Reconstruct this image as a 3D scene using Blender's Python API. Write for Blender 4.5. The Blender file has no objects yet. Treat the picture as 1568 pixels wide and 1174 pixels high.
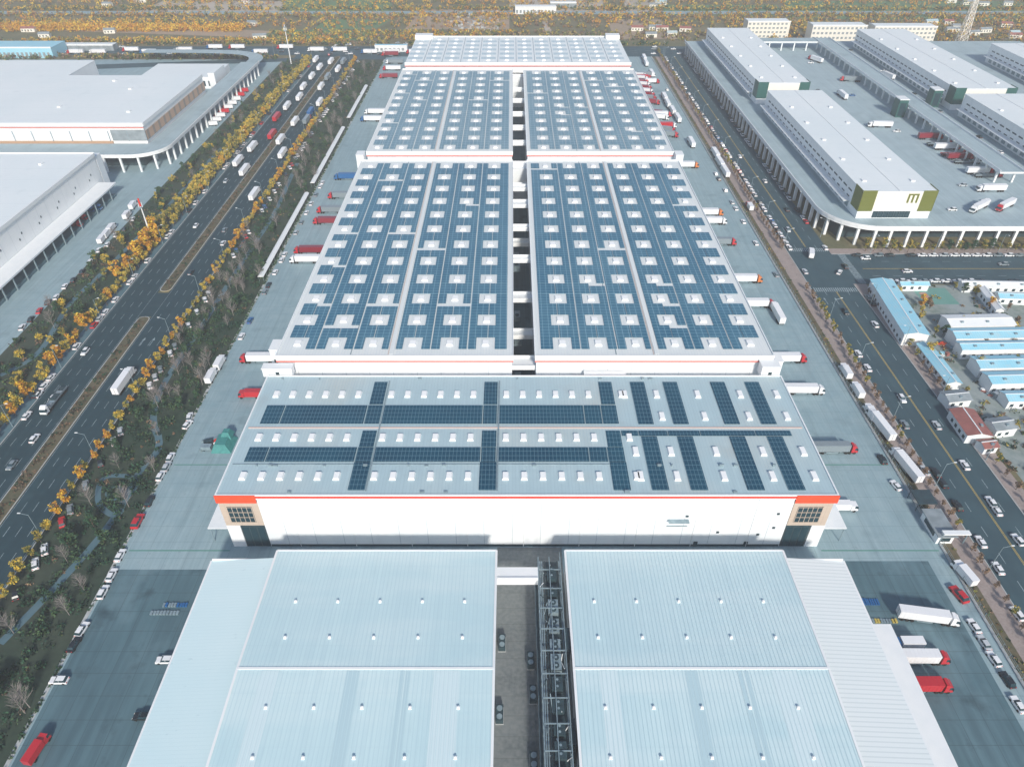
import bpy, math, random
import numpy as np
from mathutils import Vector
random.seed(7); rng=np.random.default_rng(7)
S=bpy.context.scene
H=170.0; F=1087.0; ST=0.6205; CT=0.7842
def G(px,py,z=0.0):
    "survey point: world X,Y of a spot at height z"
    a=(py-587)/F; t=(H-z)/(ST+CT*a)
    return ((px-784)/F*t,(CT-ST*a)*t)

# ---------------- materials ----------------
MATS={}
def M(name,c=(0,0,0),rough=.7,metal=0.,noise=None,lines=None,spec=.5,coat=0,stain=None):
    if name in MATS: return MATS[name]
    m=bpy.data.materials.new(name); m.use_nodes=True; nt=m.node_tree; N=nt.nodes; L=nt.links
    b=N['Principled BSDF']; b.inputs['Roughness'].default_value=rough; b.inputs['Metallic'].default_value=metal
    b.inputs['Specular IOR Level'].default_value=spec
    if coat: b.inputs['Coat Weight'].default_value=coat
    def rgb(cc):
        r=N.new('ShaderNodeRGB'); r.outputs[0].default_value=(*cc,1); return r.outputs[0]
    col=rgb(c)
    geo=N.new('ShaderNodeNewGeometry')
    def mixc(fac,a,bc):
        x=N.new('ShaderNodeMix'); x.data_type='RGBA'
        L.new(fac,x.inputs[0]); L.new(a,x.inputs[6]); L.new(bc,x.inputs[7]); return x.outputs[2]
    def math_(op,a,bv=None):
        x=N.new('ShaderNodeMath'); x.operation=op
        for i,q in enumerate((a,bv)):
            if q is None: continue
            if isinstance(q,(int,float)): x.inputs[i].default_value=q
            else: L.new(q,x.inputs[i])
        return x.outputs[0]
    def noisef(scale,detail=4,lo=.35,hi=.65):
        mp=N.new('ShaderNodeVectorMath'); mp.operation='MULTIPLY'; L.new(geo.outputs['Position'],mp.inputs[0])
        mp.inputs[1].default_value=scale if isinstance(scale,tuple) else (scale,)*3
        n=N.new('ShaderNodeTexNoise'); n.inputs['Scale'].default_value=1; n.inputs['Detail'].default_value=detail
        L.new(mp.outputs[0],n.inputs['Vector'])
        r=N.new('ShaderNodeMapRange'); r.inputs[1].default_value=lo; r.inputs[2].default_value=hi
        L.new(n.outputs[0],r.inputs[0]); return r.outputs[0]
    for (sc,c2,amt) in (noise or []):
        f=math_('MULTIPLY',noisef(sc),amt); col=mixc(f,col,rgb(c2))
    for (sc,c2,amt,lo,hi) in (stain or []):
        f=math_('MULTIPLY',noisef(sc,5,lo,hi),amt); col=mixc(f,col,rgb(c2))
    if lines:
        sp=N.new('ShaderNodeSeparateXYZ'); L.new(geo.outputs['Position'],sp.inputs[0])
        for (ax,per,w,c2,amt) in lines:
            v=math_('ADD',sp.outputs[ax],5000*per)
            f=math_('FRACT',math_('DIVIDE',v,per)); f=math_('LESS_THAN',f,w/per)
            col=mixc(math_('MULTIPLY',f,amt),col,rgb(c2))
    L.new(col,b.inputs['Base Color'])
    MATS[name]=m; return m

terrain=M('soil',(.17,.15,.09),.95,noise=[(.012,(.09,.12,.05),.8),(.05,(.25,.20,.12),.6),(.4,(.07,.08,.04),.5)])
concrete=M('concrete_yard',(.29,.41,.45),.75,noise=[(.012,(.21,.33,.38),.8),(.2,(.36,.47,.50),.4),((.9,.03,.5),(.19,.28,.32),.4)],
    lines=[(0,6,.16,(.14,.2,.23),.4),(1,6,.16,(.14,.2,.23),.4)],stain=[(.09,(.11,.17,.20),.6,.6,.8),(.6,(.11,.15,.17),.4,.62,.8),((.25,.025,.2),(.13,.2,.23),.4,.55,.8)])
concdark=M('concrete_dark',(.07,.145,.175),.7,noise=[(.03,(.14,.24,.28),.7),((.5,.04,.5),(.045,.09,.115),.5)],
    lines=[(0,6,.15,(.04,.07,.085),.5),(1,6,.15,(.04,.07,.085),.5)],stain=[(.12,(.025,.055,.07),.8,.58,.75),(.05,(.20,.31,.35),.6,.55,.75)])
asphalt=M('asphalt',(.012,.045,.062),.85,noise=[((.5,.01,.5),(.022,.065,.082),.6),(.4,(.01,.036,.05),.5)],stain=[(.15,(.04,.08,.10),.4,.6,.75)])
asph2=M('asphalt_grey',(.034,.082,.105),.85,noise=[((.5,.01,.5),(.055,.105,.125),.6),(.1,(.026,.06,.08),.6)])
pathm=M('path_asphalt',(.07,.15,.19),.85,noise=[(.3,(.11,.18,.21),.6)])
paving=M('pavement_brick',(.32,.26,.24),.9,noise=[(.3,(.22,.19,.18),.7),(1.5,(.38,.34,.32),.5)])
kerbm=M('kerb_stone',(.45,.48,.48),.8,noise=[(.5,(.33,.35,.36),.6)])
white_m=M('road_paint_white',(.36,.44,.47),.7,noise=[(1.0,(.12,.18,.21),.8)])
yellow_m=M('road_paint_yellow',(.6,.42,.08),.7,noise=[(1.5,(.3,.25,.12),.5)])
grass=M('grass',(.02,.055,.035),.95,noise=[(.08,(.045,.07,.045),.7),(.6,(.010,.03,.022),.7),(.03,(.065,.075,.055),.6)])
grassdry=M('grass_dry',(.11,.095,.055),.95,noise=[(.1,(.045,.07,.04),.8),(.8,(.18,.14,.09),.5)])
field1=M('field_green',(.09,.20,.09),.95,lines=[(0,9,.8,(.15,.17,.10),.6)],noise=[(.03,(.14,.20,.11),.6)])
field2=M('field_brown',(.36,.27,.19),.95,noise=[(.03,(.23,.20,.14),.7),(.3,(.42,.32,.24),.5)])
field3=M('field_pale',(.46,.41,.35),.95,noise=[(.03,(.32,.3,.25),.7)])
wall=M('white_cladding',(.80,.84,.86),.45,lines=[(0,8.3,.16,(.40,.47,.52),.8),(2,1.1,.06,(.62,.68,.71),.6)],stain=[((.3,.3,.05),(.60,.66,.70),.45,.5,.8),((.06,.06,.2),(.7,.76,.8),.6,.45,.6)])
wallx=M('white_cladding_side',(.82,.85,.86),.45,lines=[(1,8.3,.14,(.45,.51,.55),.7),(2,1.1,.05,(.66,.71,.73),.5)],stain=[((.3,.3,.05),(.64,.69,.72),.3,.5,.8)])
plainwhite=M('white_painted_metal',(.80,.83,.84),.5,noise=[(.3,(.72,.77,.79),.5)])
roofE=M('ribbed_roof',(.50,.69,.74),.45,.0,lines=[(0,1.0,.22,(.42,.60,.66),.5),(1,12,.12,(.46,.62,.67),.5)],noise=[(.03,(.60,.76,.79),.6),((.9,.02,.5),(.46,.63,.69),.5)],stain=[((.5,.12,.5),(.38,.54,.59),.3,.6,.8),((.02,.1,.1),(.66,.78,.80),.5,.45,.65)])
roofEL=M('ribbed_roof_lean',(.58,.76,.80),.45,.0,lines=[(1,.9,.15,(.52,.70,.74),.35)],noise=[(.04,(.66,.80,.82),.6)],stain=[((.5,.9,.5),(.30,.46,.52),.55,.66,.8)])
roofER=M('ribbed_roof_bold',(.72,.79,.80),.45,.0,lines=[(1,1.1,.3,(.54,.62,.64),.6)],noise=[(.04,(.76,.81,.82),.6)])
roofA=M('standing_seam_roof',(.40,.54,.59),.5,.0,lines=[(0,1.0,.18,(.33,.46,.51),.5),(1,13,.2,(.35,.47,.52),.5)],noise=[(.03,(.47,.60,.64),.6),((.8,.03,.5),(.36,.49,.54),.5)],stain=[(.12,(.32,.40,.43),.5,.58,.8),(.03,(.48,.51,.48),.5,.5,.7)])
roofB=M('warehouse_roof',(.70,.75,.75),.5,.0,lines=[(0,1.0,.18,(.60,.66,.68),.5)],noise=[(.03,(.77,.79,.77),.6),((.8,.03,.5),(.64,.7,.72),.5)])
roofP=M('pale_roof',(.72,.79,.81),.5,.0,lines=[(0,1.0,.15,(.64,.71,.73),.4),(1,15,.25,(.56,.64,.67),.5)],noise=[(.02,(.80,.84,.85),.6)],stain=[(.15,(.55,.63,.66),.4,.6,.8)])
red=M('red_trim',(.62,.05,.03),.5); orange=M('orange_trim',(.80,.085,.03),.5,noise=[(.5,(.68,.07,.03),.5)])
softred=M('faded_red_trim',(.68,.20,.17),.6)
beige=M('beige_panel',(.50,.42,.35),.6,lines=[(0,1.6,.08,(.34,.29,.24),.6),(2,2.2,.08,(.34,.29,.24),.6)])
glass=M('dark_glass',(.02,.05,.065),.12,spec=.8)
dark=M('dark_steel',(.03,.065,.08),.6,noise=[(.7,(.02,.035,.045),.6)])
greysteel=M('galvanised_steel',(.30,.40,.44),.45,.3,noise=[(.8,(.18,.25,.29),.6)])
cable=M('cable_tray',(.60,.48,.43),.6)
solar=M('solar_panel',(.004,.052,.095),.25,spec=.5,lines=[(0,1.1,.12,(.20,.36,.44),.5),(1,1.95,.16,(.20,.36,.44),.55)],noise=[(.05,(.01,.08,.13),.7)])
solarB=M('solar_panel_teal',(.020,.12,.20),.28,spec=.6,lines=[(0,2.2,.2,(.28,.46,.56),.6),(1,1.95,.22,(.28,.46,.56),.6)],noise=[(.04,(.06,.18,.26),.8)])  # lighter, more teal version of the panel colour
solarC=M('solar_panel_hazed',(.09,.21,.28),.30,spec=.6,lines=[(0,2.2,.25,(.38,.50,.56),.6),(1,3.9,.4,(.45,.55,.6),.6)],noise=[(.03,(.17,.29,.35),.8)])  # distance haze painted into the panels as a paler base colour
solarD=M('translucent_roof_strip',(.45,.57,.63),.4,lines=[(0,2.2,.25,(.6,.67,.7),.6)])
skyl=M('skylight_panel',(.88,.90,.90),.25); olive=M('olive_green_panel',(.14,.16,.03),.5,lines=[(2,2.2,.12,(.09,.10,.02),.6)]); dgreen=M('dark_green_panel',(.02,.10,.09),.4)
cream=M('cream_panel',(.80,.78,.70),.5,lines=[(0,6,.1,(.6,.58,.5),.6)])
blueroof=M('blue_metal_roof',(.27,.60,.75),.5,lines=[(0,1.0,.2,(.21,.5,.65),.5)],noise=[(.1,(.38,.66,.77),.7)],stain=[(.5,(.46,.6,.65),.6,.5,.75)])
redroof=M('red_metal_roof',(.34,.13,.11),.6,noise=[(.4,(.22,.09,.08),.7)]); greyroof=M('grey_roof',(.28,.33,.36),.7,noise=[(.3,(.16,.2,.22),.7)])
court=M('court_green',(.13,.30,.26),.7,noise=[(.2,(.17,.33,.3),.5)]); courtr=M('court_red',(.42,.24,.20),.7)
trunk=M('bark',(.12,.09,.07),.9); twig=M('bare_twig',(.25,.23,.22),.9)
def fol(n,c): return M(n,c,.8,noise=[(1.2,tuple(x*.6 for x in c),.5)])
L_or=[fol('leaf_orange',(.66,.33,.02)),fol('leaf_yellow',(.72,.50,.05)),fol('leaf_rust',(.46,.20,.03))]
L_ol=[fol('leaf_olive',(.26,.26,.06)),fol('leaf_ochre',(.50,.38,.07)),fol('leaf_dark',(.08,.12,.04))]
L_gr=[fol('leaf_green',(.025,.09,.045)),fol('leaf_deep',(.012,.05,.032)),fol('leaf_mid',(.06,.12,.05))]
L_br=[fol('leaf_brown',(.22,.14,.09)),fol('leaf_umber',(.10,.075,.055)),fol('leaf_tan',(.34,.23,.14))]
paint={k:M('paint_'+k,c,.3,.0,coat=.5) for k,c in dict(white=(.80,.82,.84),black=(.015,.02,.025),grey=(.22,.27,.30),red=(.50,.02,.03),blue=(.02,.12,.32),orange=(.65,.2,.05),teal=(.03,.25,.25),silver=(.5,.54,.57),darkred=(.24,.025,.04)).items()}
tyre=M('tyre_rubber',(.015,.015,.015),.9); lampw=M('headlamp_lens',(.8,.8,.75),.2); lampr=M('tail_lamp',(.5,.02,.02),.3)

# ---------------- mesh builder ----------------
class MB:
    def __init__(s): s.v=[];s.f=[];s.m=[];s.mats=[]
    def mi(s,m):
        if m not in s.mats: s.mats.append(m)
        return s.mats.index(m)
    def face(s,pts,m):
        n=len(s.v); s.v+=[tuple(p) for p in pts]; s.f.append(tuple(range(n,n+len(pts)))); s.m.append(s.mi(m))
    def frus(s,b,t,z0,z1,ms,mt=None):
        n=len(s.v); (a0,a1,b0,b1)=b; (c0,c1,d0,d1)=t
        s.v+=[(a0,b0,z0),(a1,b0,z0),(a1,b1,z0),(a0,b1,z0),(c0,d0,z1),(c1,d0,z1),(c1,d1,z1),(c0,d1,z1)]
        mt=mt or ms; i=s.mi(ms); j=s.mi(mt)
        s.f+=[(n,n+1,n+5,n+4),(n+1,n+2,n+6,n+5),(n+2,n+3,n+7,n+6),(n+3,n,n+4,n+7),(n+4,n+5,n+6,n+7),(n+3,n+2,n+1,n)]
        s.m+=[i,i,i,i,j,i]
    def box(s,x0,x1,y0,y1,z0,z1,m,mt=None): s.frus((x0,x1,y0,y1),(x0,x1,y0,y1),z0,z1,m,mt)
    def obox(s,cx,cy,lx,ly,z0,z1,rot,m,mt=None):
        c,sn=math.cos(rot),math.sin(rot)
        pts=[(cx+x*c-y*sn,cy+x*sn+y*c) for x,y in ((-lx/2,-ly/2),(lx/2,-ly/2),(lx/2,ly/2),(-lx/2,ly/2))]
        s.prism(pts,z0,z1,m,mt or m)
    def prism(s,pts,z0,z1,m,mt=None,bottom=True):
        k=len(pts)
        for i in range(k):
            a=pts[i];b=pts[(i+1)%k]; s.face([(a[0],a[1],z0),(b[0],b[1],z0),(b[0],b[1],z1),(a[0],a[1],z1)],m)
        s.face([(p[0],p[1],z1) for p in pts],mt or m)
        if bottom: s.face([(p[0],p[1],z0) for p in reversed(pts)],m)
    def cyl(s,p0,p1,r0,r1,n,m,cap=True):
        p0=np.array(p0,float);p1=np.array(p1,float);d=p1-p0;d/=np.linalg.norm(d)
        u=np.cross(d,(0,0,1)) if abs(d[2])<.9 else np.cross(d,(1,0,0)); u/=np.linalg.norm(u); w=np.cross(d,u)
        A=[p0+r0*(math.cos(2*math.pi*i/n)*u+math.sin(2*math.pi*i/n)*w) for i in range(n)]
        B=[p1+r1*(math.cos(2*math.pi*i/n)*u+math.sin(2*math.pi*i/n)*w) for i in range(n)]
        for i in range(n): j=(i+1)%n; s.face([A[i],A[j],B[j],B[i]],m)
        if cap: s.face(B,m); s.face(list(reversed(A)),m)
    def sheet(s,x0,x1,y0,y1,z,m): s.face([(x0,y0,z),(x1,y0,z),(x1,y1,z),(x0,y1,z)],m)
    def mesh(s,name):
        me=bpy.data.meshes.new(name); me.from_pydata(s.v,[],s.f)
        for m in s.mats: me.materials.append(m)
        me.polygons.foreach_set('material_index',s.m); me.update(); return me
    def obj(s,name,loc=(0,0,0),rot=0,parent=None):
        return put(s.mesh(name),name,loc,rot,parent)
def put(me,name,loc=(0,0,0),rot=0,parent=None,sc=1):
    o=bpy.data.objects.new(name,me); o.location=loc; o.rotation_euler=(0,0,rot); o.scale=(sc,sc,sc)
    S.collection.objects.link(o)
    if parent: o.parent=parent
    return o
def group(name,loc,parts):
    e=bpy.data.objects.new(name,None); e.location=loc; S.collection.objects.link(e)
    for n,mb in parts:
        if mb.f: mb.obj(n,loc=tuple(-c for c in loc),parent=e)
    return e
def sheet(name,x0,x1,y0,y1,z,m):
    b=MB(); b.sheet(x0,x1,y0,y1,z,m); return b.obj(name)
def ribbon(name,pts,w,z,m,closed=False):
    b=MB(); P=[np.array(p,float) for p in pts]
    for _ in range(2):
        Q=[] if closed else [P[0]]
        rngi=range(len(P)) if closed else range(len(P)-1)
        for i in rngi:
            a,c=P[i],P[(i+1)%len(P)]; Q+=[a*.75+c*.25,a*.25+c*.75]
        if not closed: Q.append(P[-1])
        P=Q
    n=len(P); Lf=[];Rt=[]
    for i in range(n):
        a=P[(i-1)%n] if (closed or i>0) else P[i]; c=P[(i+1)%n] if (closed or i<n-1) else P[i]
        d=c-a; d/=np.linalg.norm(d)+1e-9; nn=np.array((-d[1],d[0]))*w/2
        Lf.append(P[i]+nn);Rt.append(P[i]-nn)
    for i in range(n if closed else n-1):
        j=(i+1)%n; b.face([(*Rt[i],z),(*Rt[j],z),(*Lf[j],z),(*Lf[i],z)],m)
    return b.obj(name)

def leafmesh(name,cent,rad,nper,size,mats,flat=.75):
    cent=np.asarray(cent,float); rad=np.asarray(rad,float); K=len(cent); N=K*nper
    c=np.repeat(cent,nper,0); r=np.repeat(rad,nper)
    d=rng.normal(size=(N,3)); d/=np.linalg.norm(d,axis=1)[:,None]
    rr=(rng.random(N)**.45)[:,None]*r[:,None]; p=c+d*rr*np.array((1,1,flat))
    u=rng.normal(size=(N,3)); u/=np.linalg.norm(u,axis=1)[:,None]
    w=np.cross(u,rng.normal(size=(N,3))); w/=np.linalg.norm(w,axis=1)[:,None]
    sz=(size*(.6+.8*rng.random(N)))[:,None]; u*=sz; w*=sz*.7
    V=np.stack([p-u,p-w,p+u,p+w],1).reshape(-1,3)
    me=bpy.data.meshes.new(name); me.vertices.add(N*4); me.vertices.foreach_set('co',V.ravel().astype(np.float32))
    me.loops.add(N*4); me.loops.foreach_set('vertex_index',np.arange(N*4,dtype=np.int32))
    me.polygons.add(N); me.polygons.foreach_set('loop_start',np.arange(0,N*4,4,dtype=np.int32))
    for m in mats: me.materials.append(m)
    mi=np.repeat(rng.integers(0,len(mats),K),nper); fl=rng.random(N)<.35; mi[fl]=rng.integers(0,len(mats),fl.sum())
    me.polygons.foreach_set('material_index',mi.astype(np.int32)); me.update(calc_edges=True); return me

# ---------------- vegetation templates ----------------
def tree_template(name,h,rad,mats,dens=1.0):
    b=MB(); th=h*.30; b.cyl((0,0,-.1),(0,0,h*.75),.16,.05,6,trunk)
    cs=[];rs=[]
    for i in range(14):
        a=random.uniform(0,6.28); q=random.random()**.6*rad*.75; z=random.uniform(th,h*.92)
        k=1-abs((z-th)/(h-th)-.4)*.8
        x,y=math.cos(a)*q*k,math.sin(a)*q*k; cs.append((x,y,z)); rs.append(rad*random.uniform(.30,.52))
        b.cyl((0,0,z*.6+.2),(x,y,z),.06,.02,4,trunk,False)
    lm=leafmesh(name+'_l',cs,rs,int(38*dens),.25*rad/1.8,mats)
    n=len(b.v); V=np.empty(len(lm.vertices)*3,np.float32); lm.vertices.foreach_get('co',V); V=V.reshape(-1,3)
    mi=np.empty(len(lm.polygons),np.int32); lm.polygons.foreach_get('material_index',mi)
    off=len(b.mats); b.mats+=list(mats)
    b.v+=[tuple(p) for p in V.tolist()]; b.f+=[(n+4*i,n+4*i+1,n+4*i+2,n+4*i+3) for i in range(len(mi))]; b.m+=[off+int(q) for q in mi]
    return b.mesh(name)
T_or=[tree_template('autumn_tree_mesh',random.uniform(5.5,7.5),random.uniform(1.8,2.4),L_or) for _ in range(4)]
T_ye=[tree_template('yellow_tree_mesh',random.uniform(5.5,7.5),random.uniform(1.8,2.4),[L_or[1],L_ol[1],L_ol[0]]) for _ in range(4)]
T_ol=[tree_template('olive_tree_mesh',random.uniform(5,7),random.uniform(1.7,2.3),L_ol) for _ in range(4)]
T_gr=[tree_template('green_tree_mesh',random.uniform(5,6.5),random.uniform(1.9,2.5),L_gr) for _ in range(3)]
T_br=[tree_template('brown_tree_mesh',random.uniform(5,6.5),random.uniform(1.5,2.0),L_br,.6) for _ in range(3)]
def bare_template():
    b=MB(); h=random.uniform(8,10.5); b.cyl((0,0,-.1),(0,0,h),.14,.03,5,twig)
    for i in range(50):
        z=random.uniform(h*.2,h*.95); a=random.uniform(0,6.28); l=(h-z)*.28+.7; up=l*random.uniform(.8,1.5)
        e=(math.cos(a)*l,math.sin(a)*l,z+up); b.cyl((0,0,z),e,.045,.018,3,twig,False)
        for k in range(3):
            t=random.uniform(.3,.9); p=(e[0]*t,e[1]*t,z+up*t); a2=a+random.uniform(-1,1); b.cyl(p,(p[0]+math.cos(a2)*.8,p[1]+math.sin(a2)*.8,p[2]+.8),.025,.01,3,twig,False)
    return b.mesh('bare_tree_mesh')
T_bare=[bare_template() for _ in range(3)]
NM={id(T_or):'autumn_tree',id(T_ye):'yellow_leaf_tree',id(T_ol):'roadside_tree',id(T_gr):'evergreen_tree',id(T_br):'brown_leaf_tree',id(T_bare):'bare_poplar_tree'}
def tree(kind,x,y,z=0,sc=1):
    put(random.choice(kind),NM[id(kind)],(x,y,z),random.uniform(0,6.28),sc=sc*random.uniform(.8,1.2))
def mass(name,pts,r,n,size,mats,flat=.7,zf=.4):
    cs=[(x,y,rr*zf) for (x,y),rr in zip(pts,r)]
    put(leafmesh(name,cs,r,n,size,mats,flat),name)
def scatter(x0,x1,y0,y1,n): return [(random.uniform(x0,x1),random.uniform(y0,y1)) for _ in range(n)]

# ---------------- vehicles ----------------
def wheel(b,x,y,r=.34,w=.24): b.cyl((x-w/2,y,r),(x+w/2,y,r),r,r,10,tyre)
def car_mesh(p,suv=False):
    b=MB(); h=1.62 if suv else 1.42; P=paint[p]
    b.frus((-.90,.90,-2.28,2.28),(-.92,.92,-2.3,2.3),.28,.62,P)
    b.frus((-.92,.92,-2.3,2.3),(-.84,.84,-2.15,2.12),.62,.93,P)
    back=-2.05 if suv else -1.75
    b.frus((-.82,.82,back,1.0),(-.66,.66,back+.35,.25),.93,h,glass,P)
    b.frus((-.67,.67,back+.33,.27),(-.62,.62,back+.45,.18),h,h+.04,P)
    for sx in (-1,1):
        for sy in (-1.38,1.4): wheel(b,sx*.84,sy)
        b.box(sx*.62-.16,sx*.62+.16,2.13,2.32,.6,.74,lampw); b.box(sx*.66-.16,sx*.66+.16,-2.33,-2.2,.65,.8,lampr)
        b.box(sx*.98-.1,sx*.98+.1,.7,.85,.95,1.1,P); b.box(sx*.75-.03,sx*.75+.03,-.5,-.42,.94,h-.02,P)
    return b.mesh('car_'+p)
CARS={p:[car_mesh(p),car_mesh(p,True)] for p in ('white','black','grey','red','silver','blue')}
def cab(b,y0,P,tall=True):
    b.box(-1.2,1.2,y0,y0+2.2,.75,1.75,P); b.frus((-1.2,1.2,y0,y0+2.2),(-1.12,1.12,y0,y0+1.85),1.75,2.75,glass,P)
    b.box(-1.21,1.21,y0-.02,y0+1.0,1.752,2.757,P); b.box(-1.1,1.1,y0+2.2,y0+2.3,.45,.85,dark)
    if tall: b.frus((-1.12,1.12,y0,y0+1.7),(-1.05,1.05,y0,y0+.7),2.765,3.6,P)
    for sx in (-1,1):
        b.box(sx*.85-.2,sx*.85+.2,y0+2.2,y0+2.26,.95,1.15,lampw); b.box(sx*1.35-.1,sx*1.35+.1,y0+1.9,y0+2.0,1.7,2.4,dark)
        wheel(b,sx*1.05,y0+1.2,.5,.3)
def semi_mesh(pc,pt,L=12.5):
    b=MB(); cab(b,L/2+1.0,paint[pc]); yb=-L/2; b.box(-.45,.45,yb+.3,L/2+1.2,.75,1.15,dark)
    P=paint[pt]; b.box(-1.25,1.25,yb,L/2+.3,1.2,3.95,P)
    for i in range(int(L)+1):
        for sx in (-1,1): b.box(sx*1.27-.025,sx*1.27+.025,yb+.3+i,yb+.4+i,1.25,3.9,P)
        b.box(-1.2,1.2,yb+.3+i,yb+.36+i,4.021,4.05,P)
    b.box(-1.27,1.27,yb-.03,L/2+.33,3.952,4.02,P); b.box(-.03,.03,yb-.05,yb-.03,1.25,3.9,dark)
    for sx in (-1,1):
        for yy in (yb+1.3,yb+2.6,yb+3.9,L/2-.6,L/2+.6): wheel(b,sx*1.02,yy,.5,.4)
        b.box(sx*.9-.06,sx*.9+.06,L/2-3,L/2-2.85,.1,1.2,dark); b.box(sx*1.2-.03,sx*1.2+.03,yb+5,L/2-3.5,.5,1.0,greysteel)
    return b.mesh('semi_'+pc+pt)
def flat_mesh(pc,pt,L=12.5):
    b=MB(); cab(b,L/2+1.0,paint[pc]); yb=-L/2; b.box(-.45,.45,yb+.3,L/2+1.2,.75,1.1,dark)
    P=paint[pt]; b.box(-1.25,1.25,yb,L/2+.3,1.1,1.3,dark); b.box(-1.25,1.25,L/2+.2,L/2+.35,1.3,2.6,P)
    for sx in (-1,1):
        b.box(sx*1.22-.04,sx*1.22+.04,yb,L/2+.2,1.302,1.9,P)
        for yy in (yb+1.3,yb+2.6,yb+3.9,L/2-.6,L/2+.6): wheel(b,sx*1.02,yy,.5,.4)
    for i in range(6): b.box(-1.0,1.0,yb+1+i*1.9,yb+2.4+i*1.9,1.302,1.302+random.uniform(.3,1.2),random.choice([dark,P,greysteel]))
    return b.mesh('flat_'+pc+pt)
def boxt_mesh(pc,pt):
    b=MB(); cab(b,1.9,paint[pc],False); P=paint[pt]; b.box(-.4,.4,-4,2,.6,.9,dark); b.box(-1.15,1.15,-4.1,1.75,.95,3.3,P)
    b.box(-1.17,1.17,-4.12,1.77,3.302,3.36,P)
    for sx in (-1,1): wheel(b,sx*.98,-2.6,.45,.35)
    for i in range(5):
        for sx in (-1,1): b.box(sx*1.165-.02,sx*1.165+.02,-3.8+i*1.3,-3.72+i*1.3,1,3.25,P)
    return b.mesh('boxtruck_'+pc+pt)
SEMI={k:semi_mesh(*k) for k in [('white','white'),('red','white'),('red','red'),('white','red'),('blue','white'),('blue','blue'),('red','darkred'),('orange','white'),('white','grey'),('red','grey')]}
FLAT={k:flat_mesh(*k) for k in [('red','darkred'),('white','grey'),('red','grey'),('blue','blue')]}
BOXT={k:boxt_mesh(*k) for k in [('white','white'),('red','red'),('blue','white'),('white','blue'),('red','white')]}
VZ=.04
def car(x,y,rot=0,c=None,z=VZ,name='parked_car'):
    c=c or random.choices(['white','black','grey','red','silver','blue'],[12,4,2,.6,2,.6])[0]
    put(random.choice(CARS[c]),name,(x,y,z),rot+random.uniform(-.02,.02))
def semi(x,y,rot=0,k=('red','white'),z=VZ): put(SEMI[k],'semi_truck',(x,y,z),rot+random.uniform(-.015,.015))
def flat(x,y,rot=0,k=('red','darkred'),z=VZ): put(FLAT[k],'flatbed_truck',(x,y,z),rot)
def boxt(x,y,rot=0,k=('white','white'),z=VZ): put(BOXT[k],'box_truck',(x,y,z),rot)
R90=math.pi/2

# ================= GROUND =================
sheet('ground',-4000,4000,-1500,7000,0,terrain)
sheet('yard_concrete',-115.6,128,-60,700,.02,concrete)
sheet('yard_asphalt_apron',-115,-78,-60,128,.024,concdark); sheet('yard_asphalt_apron',86,122,60,131,.024,concdark)
drain=M('drain_green',(.10,.26,.22),.6)
b=MB()
for yy in (134.6,170.5): b.box(-114,-84,yy,yy+.45,.022,.03,drain); b.box(92,127,yy,yy+.45,.022,.03,drain)
b.obj('yard_drain')
sheet('yard_concrete',-520,-208,120,690,.02,concrete)
sheet('green_strip',-143,-116.6,-60,690,.02,grass); sheet('green_strip',-208,-183,-60,690,.02,grass)
sheet('road',-178,-163,-60,705,.02,asphalt); sheet('road',-158,-143.4,-60,705,.02,asphalt)
sheet('pavement',-183,-178,-60,700,.03,pathm); 
sheet('road',-163.2,-157.8,262,282,.016,asphalt)
sheet('road',139,160,-60,705,.02,asph2); sheet('road',160,620,290,319,.02,asph2)
sheet('road',-1500,1500,705,738,.02,asph2); sheet('road',-1500,1500,884,900,.02,concrete)
sheet('road',-200,140,690,705,.018,asph2)
sheet('pavement',132,139,-60,700,.06,paving)
sheet('pavement',160,166,-60,290,.06,paving); sheet('pavement',160,420,319,325,.06,paving)
sheet('ditch_grass',128.8,132,-60,700,.03,grassdry)
b=MB()
b.box(-116.6,-115.6,-60,690,0,.14,kerbm)
for x in (-178.15,-143.25,138.8,160.2): b.box(x-.15,x+.15,-60,289 if x>160 else 700,0,.13,kerbm)
b.box(160.4,420,319.0,319.3,0,.13,kerbm); b.box(128,128.8,-60,700,0,.35,kerbm)
b.obj('kerb')
b=MB()
for (y0,y1) in ((-60,262),(283,700)):
    def med(ins): 
        pts=[]
        for k in range(9): a=math.pi*k/8; pts.append((-160.5+(2.7-ins)*math.cos(a),y1-2.7+(2.7-ins)*math.sin(a)))
        for k in range(9): a=math.pi+math.pi*k/8; pts.append((-160.5+(2.7-ins)*math.cos(a),y0+2.7+(2.7-ins)*math.sin(a)))
        return pts
    b.prism(med(0),0,.15,yellow_m,kerbm); b.prism(med(.35),.14,.18,grassdry)
b.obj('median_strip')
for (y0,y1,n) in ((-40,258,420),(286,700,500)):
    p=scatter(-162.2,-158.8,y0,y1,n); mass('median_hedge',p,[random.uniform(.5,1.1) for _ in p],16,.3,[L_br[0],L_br[1],L_gr[1],L_br[1],L_gr[0]])
b=MB()
def dash(x,y0,y1,w=.18,l=4,g=6,m=white_m):
    y=y0
    while y<y1: b.sheet(x-w/2,x+w/2,y,y+l,.03,m); y+=l+g
for x in (-174.3,-170.6,-166.9,-154.4,-150.7,-147): dash(x,40,700,.17)
for x in (-177.5,-163.8,-157.3,-143.9): b.sheet(x-.06,x+.06,-60,700,.03,white_m)
for x in (144.3,154.8): dash(x,60,285,.2); dash(x,325,700,.2)
for x in (149.4,149.8): b.sheet(x-.08,x+.08,-60,283,.03,yellow_m); b.sheet(x-.08,x+.08,327,700,.03,yellow_m)
for y in (283,322):
    for i in range(20): b.sheet(140+i,140.5+i,y,y+3.5,.032,white_m)
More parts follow.
